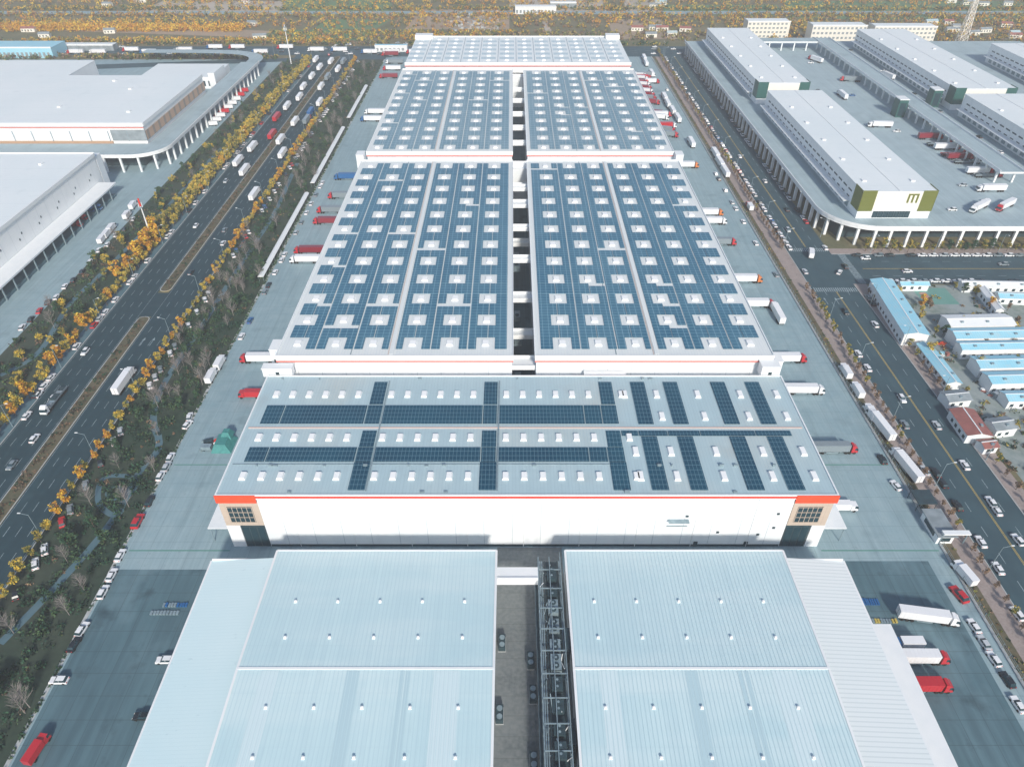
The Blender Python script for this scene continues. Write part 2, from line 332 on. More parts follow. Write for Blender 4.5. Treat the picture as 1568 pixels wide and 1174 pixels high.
for i in range(28): b.sheet(163,166.5,291+i,291.5+i,.032,white_m)
for y in (304.2,304.6): b.sheet(170,600,y,y+.15,.03,yellow_m)
for y in (297.5,311.5):
    x=172
    while x<600: b.sheet(x,x+4,y,y+.2,.03,white_m); x+=10
for y in (713,721.5,730): 
    x=-700
    while x<700: b.sheet(x,x+6,y,y+.3,.03,white_m); x+=14
for cx,cy in ((142,272),(147,272),(147,262),(-150,240),(-154,240)):
    b.sheet(cx-.12,cx+.12,cy,cy+4,.034,white_m); b.face([(cx-.6,cy+4,.034),(cx+.6,cy+4,.034),(cx,cy+6,.034)],white_m)
b.obj('road_markings')
p=[(-116.1+random.uniform(-.3,.3),random.uniform(20,680)) for _ in range(900)]
mass('boundary_hedge',p,[random.uniform(.4,.7) for _ in p],12,.28,L_gr)
p=scatter(-141,-118,60,330,620)+scatter(-138,-119,330,680,380); mass('shrub_bed',p,[random.uniform(.8,2.3) for _ in p],34,.36,L_gr+[L_gr[1]])
p=scatter(-141,-118,60,680,300); mass('shrub_bed',p,[random.uniform(.5,1.3) for _ in p],22,.3,L_br+L_gr+L_ol[2:])
p=scatter(-206,-186,200,690,760); mass('shrub_bed',p,[random.uniform(.7,2.0) for _ in p],28,.36,L_br[:2]+L_gr+L_gr+L_ol[2:])
p=scatter(128.9,132,30,690,420); mass('ditch_weeds',p,[random.uniform(.3,.7) for _ in p],14,.25,L_br+L_ol+L_gr)
for i in range(150):
    x=random.uniform(-139,-118); y=random.uniform(70,660); tree(random.choice([T_bare,T_bare,T_gr]),x,y,sc=.85)
for i in range(110):
    x=random.uniform(-205,-187); y=random.uniform(210,660); tree(random.choice([T_bare,T_ol,T_gr,T_gr,T_ye]),x,y,sc=.85)
pp=[G(*q) for q in [(455,250),(420,330),(385,380),(330,465),(300,515),(250,585),(230,640),(250,685),(215,715),(175,800),(60,925),(0,985)]]
ribbon('park_path',pp,2.4,.05,pathm)
ring=[G(*q) for q in [(160,728),(200,728),(212,742),(190,765),(182,795),(150,775),(150,745)]]
ribbon('park_path',ring,1.8,.055,pathm,True)
ribbon('park_path',[G(*q) for q in [(167,745),(185,745),(188,757),(170,768),(162,757)]],1.1,.06,pathm,True)
ribbon('park_path',[G(*q) for q in [(0,575),(60,545),(90,490),(110,460),(160,415),(230,345),(290,280),(330,235),(390,180)]],2.4,.05,pathm)
y=60
while y<690:
    k=random.random()
    tree((T_or if k<.6 else T_ye) if y<260 else (T_ye if k<.6 else (T_or if k<.7 else T_ol)),-181.2,y+random.uniform(-1.2,1.2),sc=1.05)
    if y>310: tree(T_ye if random.random()<.5 else T_ol,-185,y+random.uniform(-2,2),sc=1.1)
    k=random.random()
    tree(T_or if k<.35 else (T_ye if k<.8 else T_ol),-141.3,y+3+random.uniform(-1,1),sc=.78)
    y+=5.0
for i in range(13): tree(T_or,-184+random.uniform(-3,2),296+i*3.4+random.uniform(-2,2),sc=1.4)
for i in range(150):
    yy=60+i*4.4
    if 286<yy<322: continue
    tree(T_br if random.random()<.75 else T_ol,136.4+random.uniform(-.6,.6),yy,sc=.68)
for i in range(34): tree(T_br if random.random()<.6 else T_ol,163.5,80+i*6.1,sc=.68)
for i in range(60): tree(random.choice([T_ol,T_ol,T_ye,T_gr]),178+i*4.2,322+random.uniform(-.9,.9),sc=1.0)

# ================= MAIN WAREHOUSES =================
w=MB(); r=MB(); tr=MB(); sp=MB(); sk=MB(); wd=MB()
XA0,XA1,YA0,YA1,ZA=-83,91.3,136.5,191,22
w.box(XA0+11,XA1-11.5,YA0,YA1,0,ZA-.9,wall)
w.box(XA0,XA0+10.98,YA0+.6,YA1-.3,0,ZA-.9,wallx); w.box(XA1-11.48,XA1,YA0+.6,YA1-.3,0,ZA-.9,wallx)
r.box(XA0,XA1,YA0+.3,YA1-.21,ZA-.89,ZA,plainwhite,roofA)
tr.box(XA0-.3,XA1+.3,YA0-.3,YA0+.25,ZA-1.2,ZA+.35,plainwhite); tr.box(XA0+11,XA1-11.5,YA0-.42,YA0-.3,ZA-.75,ZA+.0,red)
for (a,c) in ((XA0-.4,XA0+11),(XA1-11.5,XA1+.4)):
    tr.box(a,c,YA0-.55,YA0-.305,ZA-2.6,ZA+.38,orange)
    bx=XA0-.2 if a<0 else XA1-11.5; ex=bx+11.4
    wd.box(bx+.1,ex-.2,YA0-.1,YA0+.58,9.5,ZA-2.6,beige); 
    gx0=bx+2 if a<0 else bx+1.6
    wd.box(gx0,gx0+7.2,YA0-.2,YA0-.11,11,17.5,glass)
    for i in range(6): wd.box(gx0+i*1.4,gx0+i*1.4+.14,YA0-.3,YA0-.21,11,17.5,beige)
    for i in range(4): wd.box(gx0,gx0+7.2,YA0-.36,YA0-.31,11+i*2.1,11.2+i*2.1,beige)
    sx=bx if a<0 else ex-4
    wd.box(sx+.1,sx+4,YA0-.12,YA0+.57,0,9.45,plainwhite); ox=bx+4.1 if a<0 else bx+.2
    wd.box(ox,ox+7,YA0-.02,YA0+.56,0,9.4,dark)
    for i in range(3): wd.box(ox+.4+i*2.2,ox+2.2+i*2.2,YA0-.1,YA0-.03,.3,8.5,glass)
tr.box(XA0-.3,XA0+.1,YA0+.25,YA1,ZA-.6,ZA+.35,plainwhite); tr.box(XA1-.1,XA1+.3,YA0+.25,YA1,ZA-.6,ZA+.35,plainwhite)
tr.box(XA0+.1,XA1-.1,YA1-.2,YA1+.2,ZA-.6,ZA+.34,plainwhite)
tr.box(XA0+11.2,XA1-11.7,YA0-.1,YA0-.02,0,.9,dark)
wd.box(45,51,YA0-.12,YA0-.02,9,9.4,greysteel); wd.box(45,51,YA0-1.6,YA0-.13,12,12.15,greysteel)
for x,z0 in ((60,6),(76,8),(76,14),(72,5),(50,13)): wd.box(x,x+.8,YA0-.14,YA0-.02,z0,z0+.8,dark)
for x in (54,69): wd.box(x,x+1.2,YA0-.2,YA0-.11,0,2.2,dark)
for x in [XA0+20+i*16.6 for i in range(9)]: wd.cyl((x,YA0-.12,.1),(x,YA0-.12,ZA-1.3),.1,.1,5,plainwhite)
rects=[]
def spans(x0,x1,cuts):
    o=[];a=x0
    for c in cuts: o.append((a,c-.15)); a=c+.15
    o.append((a,x1)); return o
for yy in ((166.6,175.4),(149.8,155.8)):
    for (a,c) in spans(-79,33.5,[-73,-46.5,-41.5,-9.3,-4.7,23,28.5]): rects.append((a,c,*yy))
for X in (-44,-7,31.2): rects+= [(X-2.2,X+2.2,176,187.6),(X-2.2,X+2.2,156.1,163.2),(X-2.4,X+2.4,138.4,149.5)]
for X in (42,53,69,80.5): rects+=[(X-2.4,X+2.4,138.4,160.6),(X-2.4,X+2.4,166.4,187.6)]
for (a,c) in spans(33.8,86,[39,48,58,75]): rects.append((a,c,161,163.2))
for (a,c,d,e) in rects: sp.box(a,c,d,e,ZA+.15,ZA+.27,solar)
tr.box(XA0+1,XA1-1,164.5,165.0,ZA+.02,ZA+.25,cable); tr.box(XA0+1,33,148.6,148.9,ZA+.02,ZA+.2,greysteel)
for X in (-41.2,-4.2): tr.box(X-.2,X+.2,138,188,ZA+.28,ZA+.4,greysteel)
for i in range(26): 
    x=random.uniform(XA0+3,XA1-3); y=random.choice([137.4,189,147.8]); tr.box(x,x+random.uniform(.4,1.4),y,y+.5,ZA+.02,ZA+random.uniform(.4,.9),greysteel)
def vent(b,x,y,z,a=2.0,l=3.0):
    b.frus((x-a/2,x+a/2,y-l/2,y+l/2),(x-a/2+.25,x+a/2-.25,y-l/2+.25,y+l/2-.25),z+.01,z+.75,plainwhite,skyl)
for Y in (181,160.2,143.8):
    x=-77.5
    while x<36:
        if all(abs(x-q)>3.3 for q in (-44,-7,31.2)) : vent(sk,x,Y,ZA)
        x+=5.4
for X in (37,47.5,61,75,87):
    for Y in (181,170,154,143.8): 
        if not(X==37 and Y==170): vent(sk,X,Y,ZA,2,3.6)
can=MB()
can.box(-90,-83.4,138,160,6.0,6.3,plainwhite); can.box(91.7,99,138,152,6.0,6.3,plainwhite); can.box(91.7,97,170,190,5.5,5.8,plainwhite)
for x in (-89.6,98.6): 
    for y in (138.5,148): can.cyl((x,y,0),(x,y,6),.15,.15,6,greysteel)
group('solar_roof_warehouse',(4,164,0),[('walls',w),('roof',r),('trim',tr),('windows',wd),('solar_panels',sp),('skylights',sk),('canopies',can)])

LCOL=[-75.2,-61.8,-48.7,-34.9,-21.9,-9.3]
def hall(name,x0,x1,y0,y1,z,cols,mid,rows,smat,rmat,side):
    w=MB();r=MB();tr=MB();sp=MB();sk=MB()
    w.box(x0,x1,y0,y1,0,z-.6,wall); 
    for k in range(int((y1-y0)/12)):
        ex=x0-.06 if side<0 else x1+.06
        w.box(min(ex,ex-side*.05),max(ex,ex-side*.05),y0+5+k*12,y0+9+k*12,1.2,5.2,greysteel)
    r.box(x0-.2,x1+.2,y0-.09,y1+.09,z-.59,z,plainwhite,rmat)
    tr.box(x0-.4,x1+.4,y0-.5,y0-.1,z-1.5,z+.7,plainwhite); tr.box(x0-.4,x1+.4,y0-.62,y0-.5,z-2.1,z-1.5,softred)
    tr.box(x0-.4,x1+.4,y1+.1,y1+.5,z-1.0,z+.7,plainwhite)
    tr.box(x0-.5,x0-.2,y0-.09,y1+.09,z-.8,z+.5,plainwhite); tr.box(x1+.2,x1+.5,y0-.09,y1+.09,z-.8,z+.5,plainwhite)
    tr.box(mid-.7,mid+.7,y0+1,y1-1,z+.01,z+.3,rmat); tr.box(mid-1.2,mid-1.0,y0+1,y1-1,z+.02,z+.2,cable)
    tr.box(mid-14.2,mid-13.9,y0+1,y1-1,z+.02,z+.15,greysteel)
    ex=x0 if side<0 else x1
    a,c=(ex-5,ex-.5) if side<0 else (ex+.5,ex+5)
    tr.box(a,c,y0+4,y1-4,6.2,6.5,plainwhite)
    dy=rows[1]-rows[0]
    for j,cx in enumerate(cols):
        nb=[q for q in cols if q!=cx]
        lo=max([ (cx+q)/2 for q in nb if q<cx]+[x0+1.6]); hi=min([(cx+q)/2 for q in nb if q>cx]+[x1-1.6])
        lo+=.22; hi-=.22
        if abs(lo-mid)<2.5: lo=mid+1.1
        if abs(hi-mid)<2.5: hi=mid-1.5
        for i,Y in enumerate(rows):
            hw=3.3
            for (a,c) in ((lo,cx-hw),(cx+hw,hi)):
                if c-a>1: sp.box(a,c,Y-3.4,Y+3.4,z+.15,z+.28,smat)
            if i<len(rows)-1:
                yy0=Y+3.6; yy1=Y+dy-3.6; k=random.random()
                if k<.06: yy1-=2
                m=(lo+hi)/2
                sp.box(lo,m-.12,yy0,yy1,z+.15,z+.28,smat); sp.box(m+.12,hi,yy0,yy1 - (1.95 if k>.94 else 0),z+.15,z+.28,smat)
            vent(sk,cx,Y,z,2.6,3.2)
    group(name,((x0+x1)/2,(y0+y1)/2,0),[('walls',w),('roof',r),('trim',tr),('solar_panels',sp),('skylights',sk)])
RCOL=[8.4-q for q in LCOL]
rowsB=[204.5+14.9*i for i in range(12)]; rowsC=[393.5+15.0*i for i in range(11)]
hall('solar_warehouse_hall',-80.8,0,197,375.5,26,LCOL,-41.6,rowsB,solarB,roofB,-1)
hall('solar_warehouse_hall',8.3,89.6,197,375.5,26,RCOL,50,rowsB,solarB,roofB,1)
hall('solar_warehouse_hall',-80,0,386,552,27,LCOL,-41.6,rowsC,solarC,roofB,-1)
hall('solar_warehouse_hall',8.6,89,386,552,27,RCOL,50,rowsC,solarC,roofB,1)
w=MB();r=MB();sp=MB();sk=MB();tr=MB()
w.box(-80,89,566,648,0,27.3,wall); r.box(-80.2,89.2,565.9,648.1,27.3,28,plainwhite,roofP)
tr.box(-80.4,89.4,565.2,565.88,26.5,28.7,plainwhite); tr.box(-80.4,89.4,565.0,565.18,25.8,26.5,softred); tr.box(-80.4,89.4,648.2,648.6,27,28.8,plainwhite)
tr.box(-84,-80.5,566,640,8,8.3,plainwhite); tr.box(-80.4,-66,640,648,28.1,31,plainwhite); tr.box(78,89.4,640,648,28.1,31,plainwhite)
for j in range(12):
    tr.box(-81+j*14,-80.6+j*14,568,646,28.01,28.15,greysteel) if j else None
    for i in range(6):
        x=-74+j*14; y=574+i*13; vent(sk,x,y,28,3,3.4)
        if i<5: sp.box(x-5.6,x+5.6,y+3,y+9.5,28.02,28.09,solarD)
group('far_warehouse',(4,607,0),[('walls',w),('roof',r),('trim',tr),('roof_strips',sp),('skylights',sk)])
for (y,zz) in [(198.5,20),(226,14),(243,20),(270,23),(300,23),(306,12),(325,23),(345,23),(357,18),(380,22),(410,23),(436,23),(462,23),(490,23),(515,23),(556,22)]:
    b=MB(); L_=random.uniform(3.5,7); b.box(.05,8.25,y,y+L_,zz-1,zz,plainwhite); b.box(.05,8.25,y,y+.25,zz,zz+1,plainwhite); b.box(.05,8.25,y+L_-.25,y+L_,zz,zz+1,plainwhite)
    b.obj('link_bridge')
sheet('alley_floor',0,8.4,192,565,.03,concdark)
for (y,z) in ((214,0),(232,6),(258,0),(288,8),(312,0)):
    b=MB(); b.box(1,3.5,y,y+5,z,z+2.4,greysteel); b.cyl((2.2,y+1.5,z+2.4),(2.2,y+1.5,z+2.7),.9,.9,10,dark); b.cyl((.6,y-4,z+3),(.6,y+9,z+3),.2,.2,6,greysteel); b.box(.1,3.8,y-.3,y+5.3,z-.3,z,greysteel); b.obj('air_handling_unit')
for (ya,yb,z) in ((191.3,196.3,16),(376.2,385.2,21),(552.6,564.8,22)):
    b=MB(); b.box(-78,88,ya,yb,0,z,wall); b.box(-78,88,ya,ya+.3,z,z+.6,plainwhite); b.obj('connecting_corridor')
for (x,y,z,lx,ly,h) in [(-80,193.5,21,10,3,3.2),(88,194,21,6,4,4),(-83.5,205,19,3,6,6),(92,199,19,3,5,5),(-83,383,19,4,6,8.5),(91.5,383,19,4,6,8.5),(32,194,17,14,3,3.5)]:
    b=MB(); b.box(x-lx/2,x+lx/2,y-ly/2,y+ly/2,0 if z<21 else z,z+h,wall); b.box(x-lx/2-.2,x+lx/2+.2,y-ly/2-.2,y+ly/2+.2,z+h,z+h+.3,plainwhite)
    b.box(x-.6,x+.6,y-ly/2-.05,y-ly/2-.01,z+.1,z+2,dark); b.obj('stair_tower')

def gableE(name,x0,x1,lx0,lx1,leanmat,vx):
    w=MB();r=MB();v=MB();Y0,YR,Y1=20,90,125.6;ze,zr=11.7,12.9
    w.box(x0+.2,x1-.2,Y0+.2,Y1-.3,0,ze-1.6,wallx)
    for (ya,yb,za,zb) in ((Y0,YR,ze-1.2,zr),(YR,Y1,zr,ze)):
        r.face([(x0,ya,za),(x1,ya,za),(x1,yb,zb),(x0,yb,zb)],roofE)
        r.face([(x0,yb,zb-.35),(x1,yb,zb-.35),(x1,ya,za-.35),(x0,ya,za-.35)],plainwhite)
        for x in (x0,x1):
            r.face([(x,ya,za-.95),(x,yb,zb-.95),(x,yb,zb),(x,ya,za)],plainwhite)
            r.face([(x-.3,ya,za+.12),(x+.3,ya,za+.12),(x+.3,yb,zb+.12),(x-.3,yb,zb+.12)],plainwhite)
    r.face([(x0,Y1,ze-1),(x0,Y1,ze),(x1,Y1,ze),(x1,Y1,ze-1)],plainwhite)
    r.box(x0,x1,YR-.3,YR+.3,zr-.02,zr+.14,plainwhite); r.box(x0,x1,Y1-.3,Y1+.25,ze-.3,ze+.10,plainwhite)
    zt=lambda Y: zr-((YR-Y)/70*2.4 if Y<YR else (Y-YR)/35.6*1.2)
    for Y in (108.7,98.2,80.6,69.8,58):
        z=zt(Y)
        for k in range(5):
            x=vx+10.9*k
            v.frus((x-.42,x+.42,Y-.4,Y+.4),(x-.3,x+.3,Y-.25,Y+.25),z-.05,z+.25,plainwhite); v.cyl((x,Y,z+.25),(x,Y,z+.5),.3,.3,10,skyl); v.cyl((x,Y,z+.5),(x,Y,z+.65),.36,.1,10,skyl)
    for (a,c,col) in ((x0+6,x0+10,'a'),(x0+26,x0+29,'b'),(x0+40,x0+41,'b'),(x1-14,x1-8,'a'),(x1-22,x1-21,'b')):
        m=M('roof_sheet_'+col,(.60,.74,.78) if col=='a' else (.44,.61,.67),.45,lines=[(0,1.0,.22,(.46,.62,.67),.5)])
        v.face([(a,Y0+1,zt(Y0+1)+.03),(c,Y0+1,zt(Y0+1)+.03),(c,YR-.6,zt(YR-.6)+.03),(a,YR-.6,zt(YR-.6)+.03)],m)
    for k in range(int((x1-x0)/1.0)):
        x=x0+.5+k*1.0
        for (ya,yb) in ((Y0,YR-.4),(YR+.4,Y1-.4)):
            r.face([(x-.05,ya,zt(ya)+.07),(x+.05,ya,zt(ya)+.07),(x+.05,yb,zt(yb)+.07),(x-.05,yb,zt(yb)+.07)],roofE)
    lw=MB(); out=lx0 if x0<0 else lx1
    inn=lx1 if x0<0 else lx0
    zi,zo=11.3,10.0; yb=Y1-2.2
    P=[(out,Y0,zo),(inn,Y0,zi),(inn,yb,zi),(out,yb,zo)]
    if x0>0: P=[(inn,Y0,zi),(out,Y0,zo),(out,yb,zo),(inn,yb,zi)]
    lw.face(P,leanmat); lw.box(min(out,inn)+.3,max(out,inn)-.3,Y0+.3,yb-.3,0,9.7,wallx)
    lw.box(min(out,inn)+.26,max(out,inn)-.26,yb,yb+.3,9.2,10.6,plainwhite); lw.box(out-.25,out+.25,Y0,yb,9.5,zo+.02 ,plainwhite)
    group(name,((x0+x1)/2,72,0),[('walls',w),('roof',r),('roof_vents',v),('lean_to',lw)])
gableE('metal_roof_warehouse',-65,-4.3,-83,-65.4,roofEL,-55.8)
gableE('metal_roof_warehouse',14.7,75,75.4,91.6,roofER,21.2)
b=MB(); b.box(91.9,98.5,66,106,6.2,6.5,plainwhite)
for y in range(68,106,6): b.box(91.9,98.5,y,y+.3,5.9,6.19,greysteel); b.cyl((98.2,y+.15,0),(98.2,y+.15,6.2),.12,.12,6,greysteel)
b.obj('loading_canopy')
yb_=M('yellow_barrier',(.5,.4,.1),.6)
for (cx,cy,w_,l_,m) in ((-93,116,7,1.2,paint['blue']),(-95,113.5,8,1.2,greysteel),(99,117,6,2,paint['blue']),(101,111,7,1.2,yb_)):
    b=MB()
    for i in range(9): b.box(cx-w_/2+i*w_/9,cx-w_/2+i*w_/9+w_/9-.2,cy-l_/2,cy+l_/2,.03,.2+random.uniform(.1,.4),random.choice([m,m,greysteel]))
    b.obj('pallet_stack')
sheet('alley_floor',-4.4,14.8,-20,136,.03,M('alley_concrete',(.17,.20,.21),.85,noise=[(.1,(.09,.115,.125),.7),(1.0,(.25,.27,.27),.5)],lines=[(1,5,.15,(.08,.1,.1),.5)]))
b=MB(); b.box(-4.2,7,117,120.5,8,11,plainwhite); b.box(-4.2,7,116.6,116.95,10.4,11.4,plainwhite); b.obj('link_bridge')
b=MB()
for y in range(30,124,6):
    for x in (7.2,13.2): b.box(x-.15,x+.15,y-.15,y+.15,0,10.5,greysteel)
    for z in (4.2,8.2,10.5): b.box(7.05,13.35,y-.12,y+.12,z,z+.25,greysteel)
    b.cyl((7.2,y,4.4),(7.2,y+6,8.2),.06,.06,4,greysteel,False); b.cyl((13.2,y,8.4),(13.2,y+6,10.5),.06,.06,4,greysteel,False)
for x in (7.2,10.2,13.2):
    for z in (4.5,8.5,10.8): b.box(x-.1,x+.1,28,124,z,z+.2,greysteel)
for x in (7.7,8.2,8.9,12.4,12.9): b.cyl((x,28,8.95),(x,124,8.95),.17,.17,8,random.choice([greysteel,dark]))
b.box(9.2,12.2,30,124,8.72,8.78,dark)
for y in np.arange(34,122,5.2):
    k=random.random(); l=random.uniform(2.6,4.2)
    b.box(9.4,12.0,y,y+l,8.8,9.6+k,random.choice([dark,dark,greysteel]))
    for q in (l*.25,l*.75):
        b.cyl((10.7,y+q,9.6+k),(10.7,y+q,9.85+k),.75,.75,12,dark); b.cyl((10.7,y+q,9.85+k),(10.7,y+q,9.87+k),.3,.3,12,greysteel)
    for _ in range(4):
        x=random.uniform(7.4,12.6); b.cyl((x,y+random.uniform(0,4),9.1),(x+random.uniform(-1.5,1.5),y+random.uniform(0,5),random.uniform(9.2,11)),.1,.1,6,random.choice([greysteel,dark,plainwhite]))
b.box(6.2,7.0,30,122,7.0,7.05,dark)
for y in np.arange(30,122,1.6): b.box(6.2,6.25,y,y+.05,7.05,8.1,greysteel)
b.box(6.18,6.24,30,122,8.1,8.15,greysteel)
for (x,y,z0,h) in ((12.6,40,0,9),(13.9,74,0,9),(13.9,96,5,6)): b.box(x-.6,x+.5,y,y+6,z0,z0+h,dark)
b.obj('cooling_pipe_rack')
for (x,y) in ((-3,85),(5,62),(-2.6,104),(4.8,99),(5,74),(4.5,52),(-3,66),(5.2,90)):
    b=MB(); b.box(x-.9,x+.9,y-2,y+2,.25,1.9,dark); 
    for q in (-1,1): b.cyl((x,y+q,1.9),(x,y+q,2.1),.7,.7,10,greysteel)
    b.box(x-1,x+1,y-2.1,y+2.1,.03,.24,kerbm); b.obj('condenser_unit')

# ================= LEFT CAMPUS =================
w=MB();r=MB();tr=MB()
w.box(-420,-238,130,397,0,21.4,wallx); r.box(-420.5,-237.7,129.5,397.5,21.4,22,plainwhite,roofP)
tr.box(-237.9,-228,135,392,6.5,7.3,plainwhite); tr.box(-236,-229,140,390,0,1.2,concdark)
for y in range(140,392,9):
    tr.box(-228.6,-228.1,y,y+.5,0,6.5,greysteel); tr.box(-237.95,-237.85,y+2,y+6,1.3,5.5,greysteel)
    if y%18==5: tr.box(-237.97,-237.86,y+1,y+1.7,11,12,dark); tr.box(-237.97,-237.86,y+4,y+4.7,13,14,dark)
tr.box(-237.69,-237.3,130,397,20.8,22.5,plainwhite); tr.box(-420,-237.7,397.55,397.9,20.8,22.6,plainwhite); tr.box(-262,-238,397.9,404,0,20,wall)
for (x,y) in ((-260,380),(-280,350),(-300,385),(-265,320),(-320,360)): tr.box(x,x+1.6,y,y+2.6,22.01,22.8,plainwhite)
group('dock_warehouse',(-330,263,0),[('walls',w),('roof',r),('dock_canopy',tr)])
w=MB();r=MB();tr=MB()
w.box(-330,-231,448,556,0,21.4,wallx); r.box(-330.3,-230.7,447.7,556.3,21.4,22,plainwhite,roofP)
w.box(-480,-331,452,600,0,21,wallx); r.box(-480.3,-330.9,451.7,600.3,21,21.6,plainwhite,roofP)
tr.box(-480,-230.4,447.3,447.65,20.5,22.8,plainwhite); tr.box(-480,-230.4,447.1,447.28,19.7,20.2,softred); tr.box(-252,-230.3,447.0,447.6,12,18.4,greyroof)
for x in range(-470,-235,12): tr.box(x,x+.3,446.95,447.09,11.6,18,greysteel)
tr.box(-340,-252.5,446.9,447.6,9.4,11.5,M('brick_tan',(.45,.30,.20),.7))
tr.box(-230.68,-230.3,448,556,20.6,22.8,plainwhite); tr.box(-230.66,-230.5,448,556,12,17.5,M('orange_lit_wall',(.50,.34,.24),.7,lines=[(1,9,3,(.2,.2,.2),.7)]))  # orange light on the east wall is painted in as its colour
for (x,y) in ((-250,470),(-270,520),(-300,480),(-290,540),(-370,500),(-420,540),(-400,470)): tr.box(x,x+2,y,y+3,22.01,22.9,plainwhite)
group('dock_warehouse',(-330,520,0),[('walls',w),('roof',r),('trim',tr)])
def rounded(x0,y0,x1,y1,rad,corner):
    pts=[(x0,y0),(x1,y0),(x1,y1),(x0,y1)]; out=[]
    for i,(x,y) in enumerate(pts):
        if i==corner:
            cx=x+(rad if x==x0 else -rad); cy=y+(rad if y==y0 else -rad)
            a0={0:math.pi,1:1.5*math.pi,2:0,3:.5*math.pi}[i]
            for k in range(11): a=a0+k*math.pi/20; out.append((cx+rad*math.cos(a),cy+rad*math.sin(a)))
        else: out.append((x,y))
    return out
def parapet(b,pts,z,h,m,th=.35):
    for a,c in zip(pts,pts[1:]):
        d=math.hypot(c[0]-a[0],c[1]-a[1]); ang=math.atan2(c[1]-a[1],c[0]-a[0])
        b.obox((a[0]+c[0])/2,(a[1]+c[1])/2,d+.05,th,z,z+h,ang,m)
b=MB(); deckm=M('deck_concrete',(.38,.49,.53),.8,noise=[(.1,(.31,.42,.46),.7),((.8,.03,.5),(.25,.33,.37),.4)],lines=[(0,8,.15,(.24,.31,.34),.5),(1,8,.15,(.24,.31,.34),.5)],stain=[(.05,(.2,.28,.31),.5,.55,.75)])
pts=rounded(-480,424,-214,446,20,1); b.prism(pts,9.3,10.3,plainwhite,deckm); b.box(-229.5,-214,446.01,640,9.3,10.3,plainwhite,deckm)
edge=[p for p in pts[1:12]]; parapet(b,[(-480,424)]+edge+[(-214,640)],10.3,1.1,plainwhite)
for y in range(446,640,10): b.box(-216,-214.9,y,y+1.1,0,9.3,plainwhite); b.box(-228,-227,y,y+1,0,9.3,plainwhite)
for x in range(-470,-235,10): b.box(x,x+1.1,424.6,425.7,0,9.3,plainwhite)
for k in (2,5,8): b.box(edge[k][0]-1.6,edge[k][0]-.5,edge[k][1]+.4,edge[k][1]+1.5,0,9.3,plainwhite)
b.box(-420,-230.5,436,446.5,0,9.2,dark)  # solid dark fill stands in for the shade beneath the ramp
b.obj('elevated_ramp')
ribbon('elevated_loop_road',[(-222,640),(-222,665),(-240,680),(-280,684),(-330,684)],12,8.5,deckm)
b=MB(); b.box(-300,-240,600,640,0,9,wallx,roofP); b.box(-238,-233,585,610,0,16,plainwhite,roofP)
for i in range(12): b.box(-298+i*4.8,-295.5+i*4.8,599.9,599.98,2,6,glass)
b.obj('ramp_service_building')
for i in range(9): 
    x,y=G(325+i*6,193-i*6.4); boxt(x,y,R90+.2,random.choice([('red','red'),('white','white'),('white','white'),('red','white')]))
for (px,py) in ((112,348),(120,338),(130,326),(142,322)): 
    x,y=G(px,py); flat(x-4,y,-R90,random.choice([('red','darkred'),('blue','blue')]))
for (px,py) in ((158,370),(165,362),(172,353),(196,333),(205,318)): x,y=G(px,py); boxt(x,y,.1)
for i in range(14): x,y=G(35+i*13,505-i*13+random.uniform(-4,4)); car(x,y,.2)

